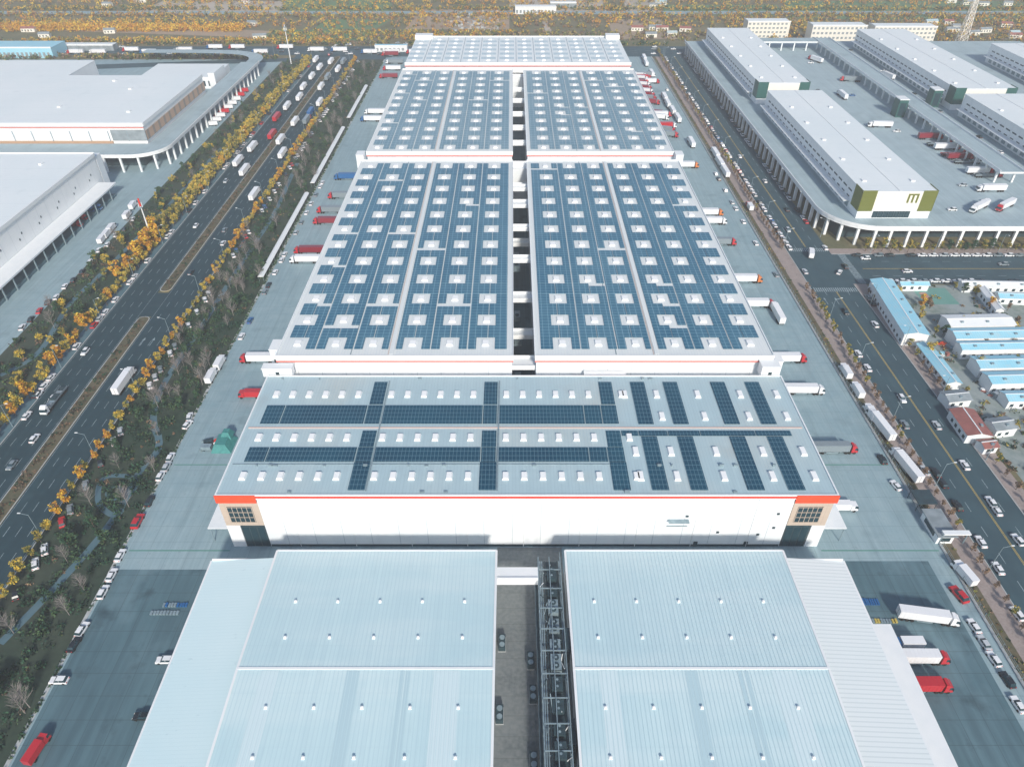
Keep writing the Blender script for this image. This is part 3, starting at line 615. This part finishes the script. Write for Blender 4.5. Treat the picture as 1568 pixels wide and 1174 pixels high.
# ================= RIGHT ELEVATED CAMPUS =================
b=MB(); PZ=10.5
pts=rounded(160,326,470,712,26,0); b.prism(pts,PZ-1.2,PZ,plainwhite,deckm)
edge=pts[0:11]; parapet(b,[(160,712)]+edge+[(470,326)],PZ,1.3,plainwhite,.4)
b.box(169,460,338,705,0,PZ-1.25,dark)  # dark core block paints the shaded inside of the pillar gallery
for y in range(356,712,9): b.box(160.5,161.9,y,y+1.3,0,PZ-1.2,plainwhite)
for x in range(190,470,9): b.box(x,x+1.3,326.5,327.9,0,PZ-1.2,plainwhite)
for k in range(1,10,2): b.box(edge[k][0]+.4,edge[k][0]+1.7,edge[k][1]+.4,edge[k][1]+1.7,0,PZ-1.2,plainwhite)
b.obj('elevated_deck')
def rbuild(name,x0,x1,y0,y1,z,cor):
    w=MB();r=MB();wn=MB()
    w.box(x0,x1,y0,y1,PZ+.01,z-.5,wallx); r.box(x0-.3,x1+.3,y0-.24,y1+.3,z-.5,z,plainwhite,roofP)
    wn.box(x0+7,x1-7,y0-.25,y0-.01,PZ+5,z-.52,cream)
    for a,c in ((x0-.2,x0+7),(x1-7,x1+.2)): wn.box(a,c,y0-.35,y0-.26 ,PZ+4,z+.5,cor)
    wn.box(x0-.35,x0-.31,y0-.35,y0+9,PZ+4,z+.5,cor); wn.box(x1+.31,x1+.35,y0-.35,y0+9,PZ+4,z+.5,cor)
    for k in range(7): wn.box(x0+8+k*(x1-x0-18)/7,x0+10.6+k*(x1-x0-18)/7,y0-.3,y0-.26,PZ+.5,PZ+4,glass)
    if cor is olive:
        for k in range(3): wn.box(x1-14+k*2.2,x1-13+k*2.2,y0-.34,y0-.26,z-6,z-2,olive)
        wn.box(x1-14,x1-8.6,y0-.345,y0-.265,z-2,z-1.2,olive)
    for y in np.arange(y0+12,y1-4,7):
        wn.box(x0-.1,x0-.02,y,y+4.5,z-5.4,z-4.6,dark); wn.box(x0-.12,x0-.02,y,y+4,PZ+1,PZ+4.2,greysteel)
        wn.box(x0-.1,x0-.02,y+1,y+4.5,z-8.6,z-8,glass)
    wn.box(x0-4,x0-.36,y0+10,y1-2,PZ+5,PZ+5.3,plainwhite); wn.box(x1+.36,x1+5,y0+10,y1-2,PZ+5,PZ+5.3,plainwhite)
    r.box((x0+x1)/2-.3,(x0+x1)/2+.3,y0,y1,z+.01,z+.22,plainwhite)
    for i in range(5): yy=y0+12+i*(y1-y0-20)/5; r.box(x0+4,x0+6,yy,yy+2.6,z+.01,z+.7,plainwhite); r.box(x1-8,x1-6,yy,yy+2.6,z+.01,z+.7,plainwhite)
    group(name,((x0+x1)/2,(y0+y1)/2,0),[('walls',w),('roof',r),('windows',wn)])
rbuild('upper_deck_warehouse',176,213,338,508,25,olive); rbuild('upper_deck_warehouse',175,211,526,696,25,dgreen)
rbuild('upper_deck_warehouse',308,350,338,500,25,dgreen); rbuild('upper_deck_warehouse',308,350,512,692,25,dgreen)
rbuild('upper_deck_warehouse',400,440,430,640,25,dgreen)
b=MB(); b.box(270,283,380,690,17.2,18.2,plainwhite,deckm); b.box(269.7,270,380,690,18.2,19.2,plainwhite); b.box(283,283.3,380,690,18.2,19.2,plainwhite)
for y in range(384,690,11): b.box(271,272,y,y+1,PZ,17.2,plainwhite); b.box(281,282,y,y+1,PZ,17.2,plainwhite)
b.box(214,269.6,676,690,17.2,18.2,plainwhite,deckm)
for x in range(216,268,11): b.box(x,x+1,677,678,PZ,17.2,plainwhite)
b.obj('upper_ramp')
for (x,y) in ((266.2,500),(300,522)):
    b=MB(); b.box(x-3,x+3,y-4,y+4,PZ,22,dgreen); b.box(x-3.3,x+3.3,y-4.3,y+4.3,22,22.5,plainwhite); b.box(x-2,x+2,y-4.1,y-4.02,PZ+1,20,glass); b.obj('stair_tower')
for i,(px,py) in enumerate([(1420,212),(1434,222),(1445,228),(1456,238),(1465,243),(1476,249),(1495,265),(1508,270)]):
    x,y=G(px,py,PZ+.5); flat(x,y,-R90,[('red','darkred'),('red','grey'),('white','grey')][i%3],PZ+.02) if i%2 else semi(x,y,-R90,[('red','darkred'),('red','white')][i//2%2],PZ+.02)
for (px,py,k,rt) in [(1520,293,('white','white'),R90),(1540,318,('red','white'),R90+.6),(1500,320,('white','white'),2.2),(1350,195,('white','white'),1.5),(1305,125,('red','grey'),1.4),(1430,190,('white','white'),.3),(1290,150,('white','white'),0),(1360,120,('white','white'),.2),(1250,95,('red','white'),.4)]:
    x,y=G(px,py,PZ); semi(x,y,rt,k,PZ+.02)
for i in range(26): car(random.choice([220.5,229,252,300])+random.uniform(-1,2),random.uniform(345,690),random.choice([0,R90]),z=PZ+.02)

# ================= RIGHT LOWER QUARTER =================
sheet('camp_ground',168,420,120,289,.02,M('camp_paving',(.26,.32,.33),.9,noise=[(.05,(.12,.17,.13),.8),(.4,(.34,.38,.38),.6)]))
def hut(name,q,h,rm,wm=plainwhite,rise=.9):
    P=[np.array(G(*p,h)) for p in q]
    c=sum(P)/4; e1=((P[1]-P[0])+(P[2]-P[3]))/2; e2=((P[0]-P[3])+(P[1]-P[2]))/2
    Lv,Wv=(e1,e2) if np.linalg.norm(e1)>np.linalg.norm(e2) else (e2,e1)
    L_=np.linalg.norm(Lv); W_=np.linalg.norm(Wv); ang=math.atan2(Lv[1],Lv[0]); b=MB()
    L2,W2=L_/2,W_/2
    b.box(-L2+.4,L2-.4,-W2+.4,W2-.4,0,h-.1,wm)
    for s in (-1,1):
        pts=[(-L2,s*W2,h-.15),(L2,s*W2,h-.15),(L2,0,h+rise),(-L2,0,h+rise)]
        b.face(pts if s<0 else pts[::-1],rm)
        pts=[(p[0],p[1],p[2]-.12) for p in pts]; b.face(pts[::-1] if s<0 else pts,wm)
        b.face([(s*(L2-.4),-W2+.4,h-.1),(s*(L2-.4),W2-.4,h-.1),(s*(L2-.4),0,h+rise-.15)],wm)
    b.box(-L2,L2,-.2,.2,h+rise-.02,h+rise+.08,wm)
    n=max(2,int(L_/3.6))
    for i in range(n):
        x=-L2+1.5+i*(L_-3)/n
        for s in (-1,1): b.box(x,x+1.3,s*(W2-.38)-.03,s*(W2-.38)+.03,1,2.3,glass)
        if i%3==1: b.box(x,x+1.1,-W2*.6,-W2*.6+.8,h+.2,h+.9,greysteel)
    b.obj(name,(c[0],c[1],.02),ang)
hut('prefab_blue_roof_hut',[(1334,428),(1366,427),(1424,510),(1386,514)],6,blueroof)
hut('prefab_blue_roof_hut',[(1376,430),(1420,430),(1424,437),(1378,437)],3.2,blueroof)
hut('prefab_grey_roof_hut',[(1446,482),(1545,480),(1552,497),(1450,499)],5,plainwhite)
hut('prefab_blue_roof_hut',[(1455,502),(1600,500),(1605,515),(1460,518)],5,blueroof)
hut('prefab_blue_roof_hut',[(1466,522),(1600,520),(1605,533),(1470,535)],5,blueroof)
hut('prefab_blue_roof_hut',[(1490,545),(1620,542),(1625,560),(1496,563)],5,blueroof)
hut('prefab_blue_roof_hut',[(1508,569),(1620,566),(1625,584),(1514,587)],5,blueroof)
hut('prefab_blue_roof_hut',[(1404,526),(1424,524),(1474,585),(1452,589)],3.2,blueroof)
hut('prefab_white_roof_hut',[(1470,428),(1600,431),(1602,440),(1472,438)],3.5,plainwhite)
hut('prefab_blue_roof_hut',[(1525,446),(1600,449),(1602,458),(1528,456)],3.5,blueroof)
hut('prefab_blue_roof_hut',[(1535,598),(1620,596),(1625,612),(1540,614)],4,blueroof)
hut('prefab_white_roof_hut',[(1500,440),(1513,440),(1540,474),(1526,475)],4,plainwhite)
hut('red_roof_house',[(1455,627),(1490,624),(1520,664),(1484,670)],4,redroof)
hut('grey_roof_house',[(1510,640),(1545,636),(1558,655),(1524,660)],4,greyroof)
hut('red_roof_house',[(1496,672),(1520,670),(1530,684),(1506,688)],3,redroof)
hut('grey_roof_house',[(1440,598),(1475,595),(1490,612),(1452,616)],3.5,greyroof)
x0,y1=G(1395,441);x1,y0=G(1470,466); sheet('sports_court',x0,x1,y0,y1,.05,court); sheet('sports_court_centre',x0+5,x1-14,y0+4,y1-4,.06,courtr)
p=scatter(168,215,195,290,90)+scatter(170,230,165,235,150); mass('camp_shrubs',p,[random.uniform(.6,1.8) for _ in p],26,.35,L_br+L_gr+L_ol)
for i in range(48): tree(random.choice([T_ol,T_br,T_gr,T_or,T_ye]),random.uniform(168,225),random.uniform(175,288),sc=.85)
p=scatter(166,215,60,200,360); mass('bank_shrubs',p,[random.uniform(.8,2.2) for _ in p],34,.4,L_br+[L_ol[2],L_ol[1],L_gr[1]])
for i in range(26):
    b=MB(); x,y=random.uniform(170,215),random.uniform(190,240)
    for k in range(5): b.obox(x+random.uniform(-2,2),y+random.uniform(-2,2),random.uniform(.6,2.5),random.uniform(.5,2),.02,random.uniform(.3,1.5),random.uniform(0,3),random.choice([plainwhite,redroof,greysteel,blueroof,orange]))
    b.obj('scrap_pile')
b=MB(); x,y=G(1432,812); b.box(x-2.4,x+2.4,y-5,y+5,0,3.4,wallx); b.box(x-3,x+3,y-5.6,y+5.6,3.4,3.7,greyroof); b.box(x-1.5,x+1.5,y-5.06,y-5.01,1,2.6,glass); b.box(x-2.46,x-2.41,y-3,y+3,1,2.6,glass); b.obj('guard_booth')
b=MB(); x,y=G(1455,832); b.box(x-4,x+4,y-.8,y+.8,4.8,5.2,plainwhite)
for s in (-1,1): b.cyl((x+s*3.6,y,0),(x+s*3.6,y,4.8),.2,.2,8,greysteel)
b.obj('gate_canopy')
b=MB(); x,y=G(1425,790); b.box(x-4,x+2,y+2,y+8,3.2,3.5,dark)
for sx in (-3.8,1.8):
    for sy in (2.2,7.8): b.cyl((x+sx,y+sy,0),(x+sx,y+sy,3.2),.1,.1,6,dark)
b.obj('bike_shelter')
b=MB()
for y in np.arange(40,690,3.0): b.box(128.35,128.45,y,y+.1,.35,2.2,greysteel)
for z in (.6,1.4,2.1): b.box(128.37,128.43,40,690,z,z+.06,greysteel)
b.obj('boundary_fence')
for (ya,yb) in ((292,388),(402,500),(520,600)):
    b=MB(); b.frus((-119.4,-116.6,ya,yb),(-118.6,-117.4,ya,yb),2.6,3.2,plainwhite)
    for y in np.arange(ya+.5,yb,5): 
        for x in (-119,-117): b.box(x-.06,x+.06,y,y+.12,0,2.6,greysteel)
    b.obj('covered_walkway')

# ================= VEHICLES =================
for (px,py,rt,c) in [(92,1043,R90,'white'),(127,965,-.1,'white'),(115,988,-.1,'black'),(159,908,0,'white'),(172,882,0,'white'),(185,852,0,'white'),(230,769,0,'black'),(247,730,0,'white'),(256,716,0,'silver'),(262,702,0,'white'),(288,652,-.2,'white'),(291,640,.2,'white'),(254,1012,R90,'white'),(220,1098,R90,'black'),(1490,960,.1,'white'),(1505,985,.1,'silver'),(1520,1010,.1,'white'),(1541,1042,.1,'black'),(1557,1080,.1,'white'),(1556,941,.1,'white'),(1557,828,.1,'white'),(1371,745,.2,'white'),(1350,705,0,'black'),(1516,770,0,'white'),(1188,422,0,'grey'),(1415,722,0,'silver'),(54,673,0,'white'),(60,605,0,'white'),(42,638,0,'white')]:
    x,y=G(px,py); car(x,y,rt,c)
def van(x,y,rt,c): put(CARS[c][1],'parked_van',(x,y,VZ),rt,sc=1.25)
for (px,py,rt,k) in [(325,580,0,('white','white')),(338,560,0,('white','white')),(1473,882,.2,('white','white')),(384,608,R90,('red','red')),(1293,573,0,('white','white')),(1311,602,0,('white','white')),(1331,636,0,('white','white')),(1147,320,0,('red','white')),(1290,780,-R90,('white','white')),(1385,990,R90,('blue','white'))]:
    x,y=G(px,py); boxt(x,y,rt,k)
for (px,py,rt) in ((212,800,0),(1467,912,.25)): x,y=G(px,py); van(x,y,rt,'red')
x,y=G(60,1150); put(BOXT[('red','red')],'box_truck',(x,y,VZ),-.15,sc=.85)
for (px,py,rt,k) in [(1408,948,-R90-.15,('white','white')),(1392,1012,-R90,('red','white')),(1395,1055,-R90,('red','red')),(1349,660,.12,('white','white')),(1388,722,.15,('white','white')),(1190,487,0,('white','white')),(405,554,R90,('red','white')),(1197,554,-R90,('red','white')),(1222,602,-R90,('white','white')),(1268,692,-R90,('red','grey')),(1152,470,-R90,('red','white')),(1085,343,-R90,('white','white')),(1080,330,-R90,('orange','white')),(1046,257,-R90,('orange','white')),(1008,179,-R90,('red','white')),(1015,196,-R90,('white','red')),(975,130,-R90,('red','darkred')),(980,122,-R90,('red','red')),(474,402,R90,('white','white')),(480,388,R90,('red','darkred')),(507,343,R90,('red','darkred')),(512,326,R90,('red','grey')),(536,275,R90,('blue','blue')),(528,304,R90,('red','grey')),(578,175,R90,('white','white')),(572,186,R90,('blue','white')),(1098,375,-R90,('red','grey')),(1135,432,-R90,('orange','white')),
    (190,592,-.02,('white','white')),(390,303,0,('white','white')),(375,266,0,('white','white')),(365,252,0,('white','white')),(387,230,0,('white','white')),(433,240,0,('white','white')),(430,219,0,('white','white')),(417,211,0,('red','red')),(424,184,0,('red','red')),(452,191,0,('white','white')),(470,188,0,('red','grey')),(440,167,0,('white','white')),(490,161,0,('white','white')),(476,176,0,('blue','blue')),(459,153,0,('white','white')),(492,137,0,('white','white')),(465,137,0,('white','white')),(478,121,0,('white','white')),(502,122,0,('white','grey')),(518,110,0,('red','white')),(490,107,0,('white','white')),(507,98,0,('white','white')),(526,98,0,('white','grey')),(484,95,0,('blue','white'))]:
    x,y=G(px,py); semi(x,y,rt,k)
for i,(px,py) in enumerate([(600,86),(607,98),(603,108),(598,120),(986,118),(992,128)]):
    x,y=G(px,py); semi(x,y,R90 if px<784 else -R90,[('red','darkred'),('white','grey'),('red','white')][i%3])
b=MB(); x,y=G(344,682); teal=M('teal_tarp',(.04,.20,.20),.7,noise=[(1,(.07,.30,.28),.6)])
b.frus((-3.5,3.5,-4,4),(-2.2,1.5,-2.5,3),.05,2.8,teal); b.frus((-1.5,2.5,1,5),(-.5,1.5,2,4.2),2.0,4.2,teal); b.box(-7,-3.6,-3,-1,.6,2.0,greysteel); b.obox(-6,1.5,3,1.5,.05,1.2,.3,dark)
for i in range(14): b.obox(random.uniform(-8,-3),random.uniform(-4,3),random.uniform(.5,2),random.uniform(.3,1),.05,random.uniform(.3,1.6),random.uniform(0,3),random.choice([dark,greysteel,red,plainwhite]))
b.obj('tarp_covered_machinery',(x,y,0))
for i in range(44):
    yy=330+i*8.3; k=random.random()
    if yy>440 and k<.45: 
        if i%2: semi(119+random.uniform(-1,1),yy,.0,random.choice([('red','darkred'),('white','white'),('red','white'),('white','white')]))
    elif k<.55: car(125,yy,0)
for yy in np.arange(480,640,9): 
    if random.random()<.7: semi(104+random.uniform(-1,1),yy,-R90-.3,random.choice([('red','darkred'),('red','grey'),('white','white')]))
for i in range(75):
    yy=325+i*5.0
    if random.random()<.8: car(140.6,yy,0)
    if random.random()<.45: car(158.8,yy,0)
for (px,py) in [(1095,240),(1102,254),(1110,268)]: x,y=G(px,py); semi(x,y,0,('white','white'))
for i in range(50):
    yy=80+i*4.8
    if random.random()<.30: car(140.7,yy,0)
    if random.random()<.22: car(161.7,yy,0,z=.1)
for (x,y,rt) in ((147,265,math.pi),(152,190,0),(146,205,math.pi),(156,255,0),(152,170,0),(146,345,math.pi),(153,370,0),(152,410,0),(147,450,0),(190,301,-R90),(240,308,R90),(175,314,R90),(152,150,0),(157,300,-.6)): car(x,y,rt,name='driving_car')
x,y=G(1241,392); boxt(x,y,-.3)
for x in np.arange(172,420,5.4):
    if random.random()<.8: car(x,317.2,R90)
    if random.random()<.7: car(x,291.8,R90)
    if random.random()<.45 and x>190: car(x,286,0)
for i in range(120):
    yy=62+i*5.2
    if random.random()<.58: car(-138.8,yy,.5)
    if random.random()<.28: car(-179.3,yy,0)
for i in range(30):
    yy=240+i*6
    if random.random()<.45: car(-113.5,yy,0)
for (x,y) in ((-172,205),(-168,170),(-174,235),(-155,120),(-150,95),(-148,330),(-152,345),(-169,350),(-172,410),(-154,300)): car(x,y,0 if x>-160 else math.pi,name='driving_car')
x,y=G(88,612); flat(x,y,math.pi,('white','grey')) 

# ================= STREET FURNITURE =================
b=MB(); h=10; b.cyl((0,0,0),(0,0,h),.13,.07,8,greysteel); b.cyl((0,0,0),(0,0,.5),.22,.2,8,greysteel); b.cyl((0,0,h-.2),(2.4,0,h+.7),.06,.05,6,greysteel); b.box(1.95,2.85,-.15,.15,h+.62,h+.78,plainwhite); LM=b.mesh('lamp')
b=MB(); h=11; b.cyl((0,0,0),(0,0,h),.13,.07,8,greysteel)
for s in (1,-1): b.cyl((0,0,h-.2),(s*2.4,0,h+.7),.06,.05,6,greysteel); b.box(s*2.4-.45,s*2.4+.45,-.15,.15,h+.62,h+.78,plainwhite)
LD=b.mesh('lamp2')
for i in range(19): 
    y=95+i*33
    if not 285<y<322: put(LM,'street_lamp',(138.2,y,.06)); put(LM,'street_lamp',(160.9,y+12,.06),math.pi)
for i in range(18): put(LM,'street_lamp',(-142.6,70+i*35,0),math.pi); put(LM,'street_lamp',(-179,85+i*35,0))
for i in range(8): put(LM,'street_lamp',(180+i*32,320.5,.06),-R90)
for i in range(10): put(LD,'street_lamp',(-400+i*90,704,0),R90)
b=MB(); b.cyl((0,0,0),(0,0,22),.45,.2,10,plainwhite); b.cyl((0,0,19.5),(0,0,23.5),.5,.45,10,red); b.box(-.9,.9,-.9,.9,18.8,19.0,greysteel)
for a in range(3): b.box(math.cos(a*2.1)*.9-.12,math.cos(a*2.1)*.9+.12,math.sin(a*2.1)*.9-.12,math.sin(a*2.1)*.9+.12,19.1,21.5,plainwhite)
cm=b.mesh('mast'); x,y=G(234,370); put(cm,'cell_mast',(x,y,0))
b=MB(); b.cyl((0,0,0),(0,0,32),.5,.25,10,plainwhite); b.box(-1.2,1.2,-1.2,1.2,27,27.3,greysteel); b.box(-1.2,1.2,-1.2,1.2,30,30.3,greysteel)
for a in range(6): b.box(math.cos(a)*1.2-.15,math.cos(a)*1.2+.15,math.sin(a)*1.2-.15,math.sin(a)*1.2+.15,27.4,29.8,plainwhite)
x,y=G(446,98); b.obj('cell_mast',(x,y,0))
def pylon(x,y,h,bw):
    b=MB(); n=12
    def cor(t): w=bw*(1-t)*.5+.5; return [(sx*w,sy*w,h*t) for sx,sy in ((-1,-1),(1,-1),(1,1),(-1,1))]
    pm=M('pylon_paint',(.8,.76,.68),.6)
    for k in range(n):
        A,B=cor(k/n),cor((k+1)/n)
        for i in range(4):
            j=(i+1)%4; b.cyl(A[i],B[i],.35,.33,4,pm,False); b.cyl(A[i],B[j],.2,.2,4,pm,False); b.cyl(A[j],B[i],.2,.2,4,pm,False); b.cyl(B[i],B[j],.2,.2,4,pm,False)
    for z in (h*.9,h*.97): b.box(-1.8,1.8,-1.8,1.8,z,z+.3,pm)
    b.obj('lattice_tower',(x,y,0))
x,y=G(1468,74); pylon(x,y,62,7)

# ================= BACKGROUND =================
def patch(name,q,m,z=.015): 
    b=MB(); b.face([(*G(*p),z) for p in reversed(q)],m); b.obj(name)
patch('field',[(390,62),(560,62),(570,46),(420,46)],field1); patch('field',[(480,45),(575,45),(600,30),(500,30)],field1,.019)
patch('field',[(0,62),(150,66),(170,78),(0,84)],field3); patch('field',[(0,44),(400,58),(420,48),(0,30)],field2,.012)
patch('field',[(940,60),(1040,60),(1010,30),(930,30)],field2); patch('field',[(1020,24),(1200,24),(1190,8),(1010,8)],field1); patch('field',[(1210,28),(1568,34),(1568,2),(1200,2)],field1,.014)
patch('field',[(620,45),(780,45),(780,15),(640,15)],field2,.013); patch('field',[(780,22),(930,22),(920,-15),(780,-15)],field3,.011)
patch('field',[(200,22),(420,22),(450,2),(250,2)],field3,.011); patch('field',[(960,24),(1010,24),(1000,-20),(950,-20)],field3,.017)
patch('field',[(430,24),(600,24),(600,-6),(440,-6)],field1,.018)
patch('road',[(0,112),(600,88),(600,84),(0,104)],asph2,.025)
patch('road',[(840,62),(850,62),(815,-30),(808,-30)],field3,.026)
for (y0,y1,x0,x1,n,mats,rad) in [(741,752,-700,-120,520,L_gr+L_ol+L_br,2.4),(741,748,-100,150,240,L_ol+L_gr,2.0),(748,760,-480,-160,560,L_or+L_ol,2.8),(798,818,-660,-280,900,L_or+[L_or[1],L_or[0]],3.8),(820,852,-650,-330,420,L_or+L_ol,3.0),
    (866,882,-700,700,1200,L_br+L_ol+L_or,2.9),(902,914,-700,700,1100,L_ol+L_gr+L_or,3.2),(688,703,-900,-215,650,L_gr+L_br+L_ol,2.4),(760,800,-250,240,520,L_br+L_ol,2.2),(760,800,-240,0,300,L_or+L_ol,2.4),(755,870,230,700,1300,L_br+L_ol+L_or,2.8),(930,1000,-750,750,1700,L_ol+L_br+L_or+L_or[:2],3.6),
    (645,700,470,700,520,L_or+L_ol,3.4),(652,690,-80,90,200,L_ol+L_gr,2),(815,866,-320,300,640,L_ol+L_br+L_or,2.7),(1000,1250,-900,900,1300,L_ol+L_br+L_gr,4)]:
    p=scatter(x0,x1,y0,y1,n); mass('distant_tree_row',p,[random.uniform(.5,1.15)*rad for _ in p],16,.85,mats,1.0,.8)
def block(name,px,py,lx,ly,h,wm,rm,fl=3):
    x,y=G(px,py); b=MB(); b.box(-lx/2,lx/2,-ly/2,ly/2,0,h,wm,rm)
    b.box(-lx/2-.2,lx/2+.2,-ly/2-.2,-ly/2-.01,h-.5,h+.8,plainwhite); b.box(-lx/2-.2,-lx/2-.01,-ly/2,ly/2,h-.5,h+.8,plainwhite)
    for f in range(fl):
        z=1+f*h/fl
        for k in range(int(lx/4)): b.box(-lx/2+1+k*4,-lx/2+3.2+k*4,-ly/2-.06,-ly/2-.02,z,z+h/fl*.45,greyroof)
    b.obj(name,(x,y,0))
block('office_block',1170,56,42,16,15,cream,roofP,4); block('office_block',1275,66,52,16,17,cream,roofP,4); block('office_block',1375,64,60,16,15,cream,roofP,4)
block('blue_roof_factory',20,84,90,26,9,blueroof,blueroof,1); block('white_shed',820,20,46,14,7,plainwhite,plainwhite,1); block('white_shed',862,12,30,12,6,greyroof,plainwhite,1)
block('grey_shed',130,76,60,10,5,greyroof,roofP,1); block('white_shed',600,78,30,8,5,plainwhite,blueroof,1)
for i in range(30):
    px=random.choice([random.uniform(0,560),random.uniform(960,1050),random.uniform(1420,1568)]); py=random.choice([random.uniform(2,12),random.uniform(36,60)])
    x,y=G(px,py); L_=random.uniform(7,15); b=MB(); W=5.5; rm=random.choice([redroof,greyroof,greyroof,greyroof,roofA])
    b.box(-L_/2,L_/2,-W/2,W/2,0,3.5,cream)
    for s in (-1,1):
        q=[(-L_/2-.3,s*(W/2+.3),3.4),(L_/2+.3,s*(W/2+.3),3.4),(L_/2+.3,0,5),(-L_/2-.3,0,5)]; b.face(q if s<0 else q[::-1],rm)
        b.face([(s*L_/2,-W/2,3.5),(s*L_/2,W/2,3.5),(s*L_/2,0,4.9)],cream)
    for k in range(int(L_/3)): b.box(-L_/2+1+k*3,-L_/2+2.2+k*3,-W/2-.05,-W/2-.01,1,2.4,glass)
    b.obj('village_house',(x,y,0),random.uniform(-.2,.2))
b=MB()
for i in range(160):
    x,y=G(random.uniform(690,765),random.uniform(18,48)); b.obox(x,y,random.uniform(1,4),random.uniform(1,3),0,random.uniform(.4,1.8),random.uniform(0,3),random.choice([greyroof,field3,kerbm,field2]))
b.obj('rubble_heap')
for i in range(60): car(random.uniform(-420,420),random.choice([709,716,726,734]),R90,name='driving_car')
for i in range(14): semi(-410+i*25+random.uniform(-5,5),random.choice([710,718,728]),R90,random.choice([('white','white'),('red','white'),('blue','white')]))
for i in range(24): x,y=G(random.uniform(500,640),random.uniform(66,86)); car(x,y,random.uniform(0,3))

# ================= HAZE / CAMERA / LIGHT =================
b=MB(); b.box(-3500,3500,-1400,5000,-2,240,dark); hz=b.obj('haze')
hm=bpy.data.materials.new('air_haze'); hm.use_nodes=True; n=hm.node_tree; n.nodes.clear()
o_=n.nodes.new('ShaderNodeOutputMaterial'); vs=n.nodes.new('ShaderNodeVolumeScatter'); vs.inputs['Density'].default_value=.00030; vs.inputs['Color'].default_value=(.95,.97,1,1); vs.inputs['Anisotropy'].default_value=0
n.links.new(vs.outputs[0],o_.inputs['Volume']); hz.data.materials.clear(); hz.data.materials.append(hm)
cd=bpy.data.cameras.new('camera'); cam=bpy.data.objects.new('camera',cd); S.collection.objects.link(cam)
cam.location=(0,0,H); cam.rotation_euler=(math.radians(90-38.35),0,0); cd.sensor_width=36; cd.lens=36*F/1568; cd.clip_start=.5; cd.clip_end=12000
S.camera=cam
el=math.radians(31); dx,dy=.2,-.98
sd=bpy.data.lights.new('sun','SUN'); sd.energy=4.6; sd.angle=math.radians(6); sd.color=(1,.92,.82)
so=bpy.data.objects.new('sun',sd); S.collection.objects.link(so)
v=Vector((dx*math.cos(el),dy*math.cos(el),math.sin(el))); so.rotation_euler=v.to_track_quat('Z','Y').to_euler()
W=bpy.data.worlds.new('World'); S.world=W; W.use_nodes=True; nt=W.node_tree
sk=nt.nodes.new('ShaderNodeTexSky'); sk.sky_type='NISHITA'; sk.sun_disc=False; sk.sun_elevation=el; sk.sun_rotation=math.atan2(dx,dy)
sk.dust_density=1.0
nt.links.new(sk.outputs[0],nt.nodes['Background'].inputs[0]); nt.nodes['Background'].inputs[1].default_value=.15
S.view_settings.view_transform='Standard'; S.view_settings.look='None'; S.view_settings.exposure=0
print('OBJECTS',len(S.objects))
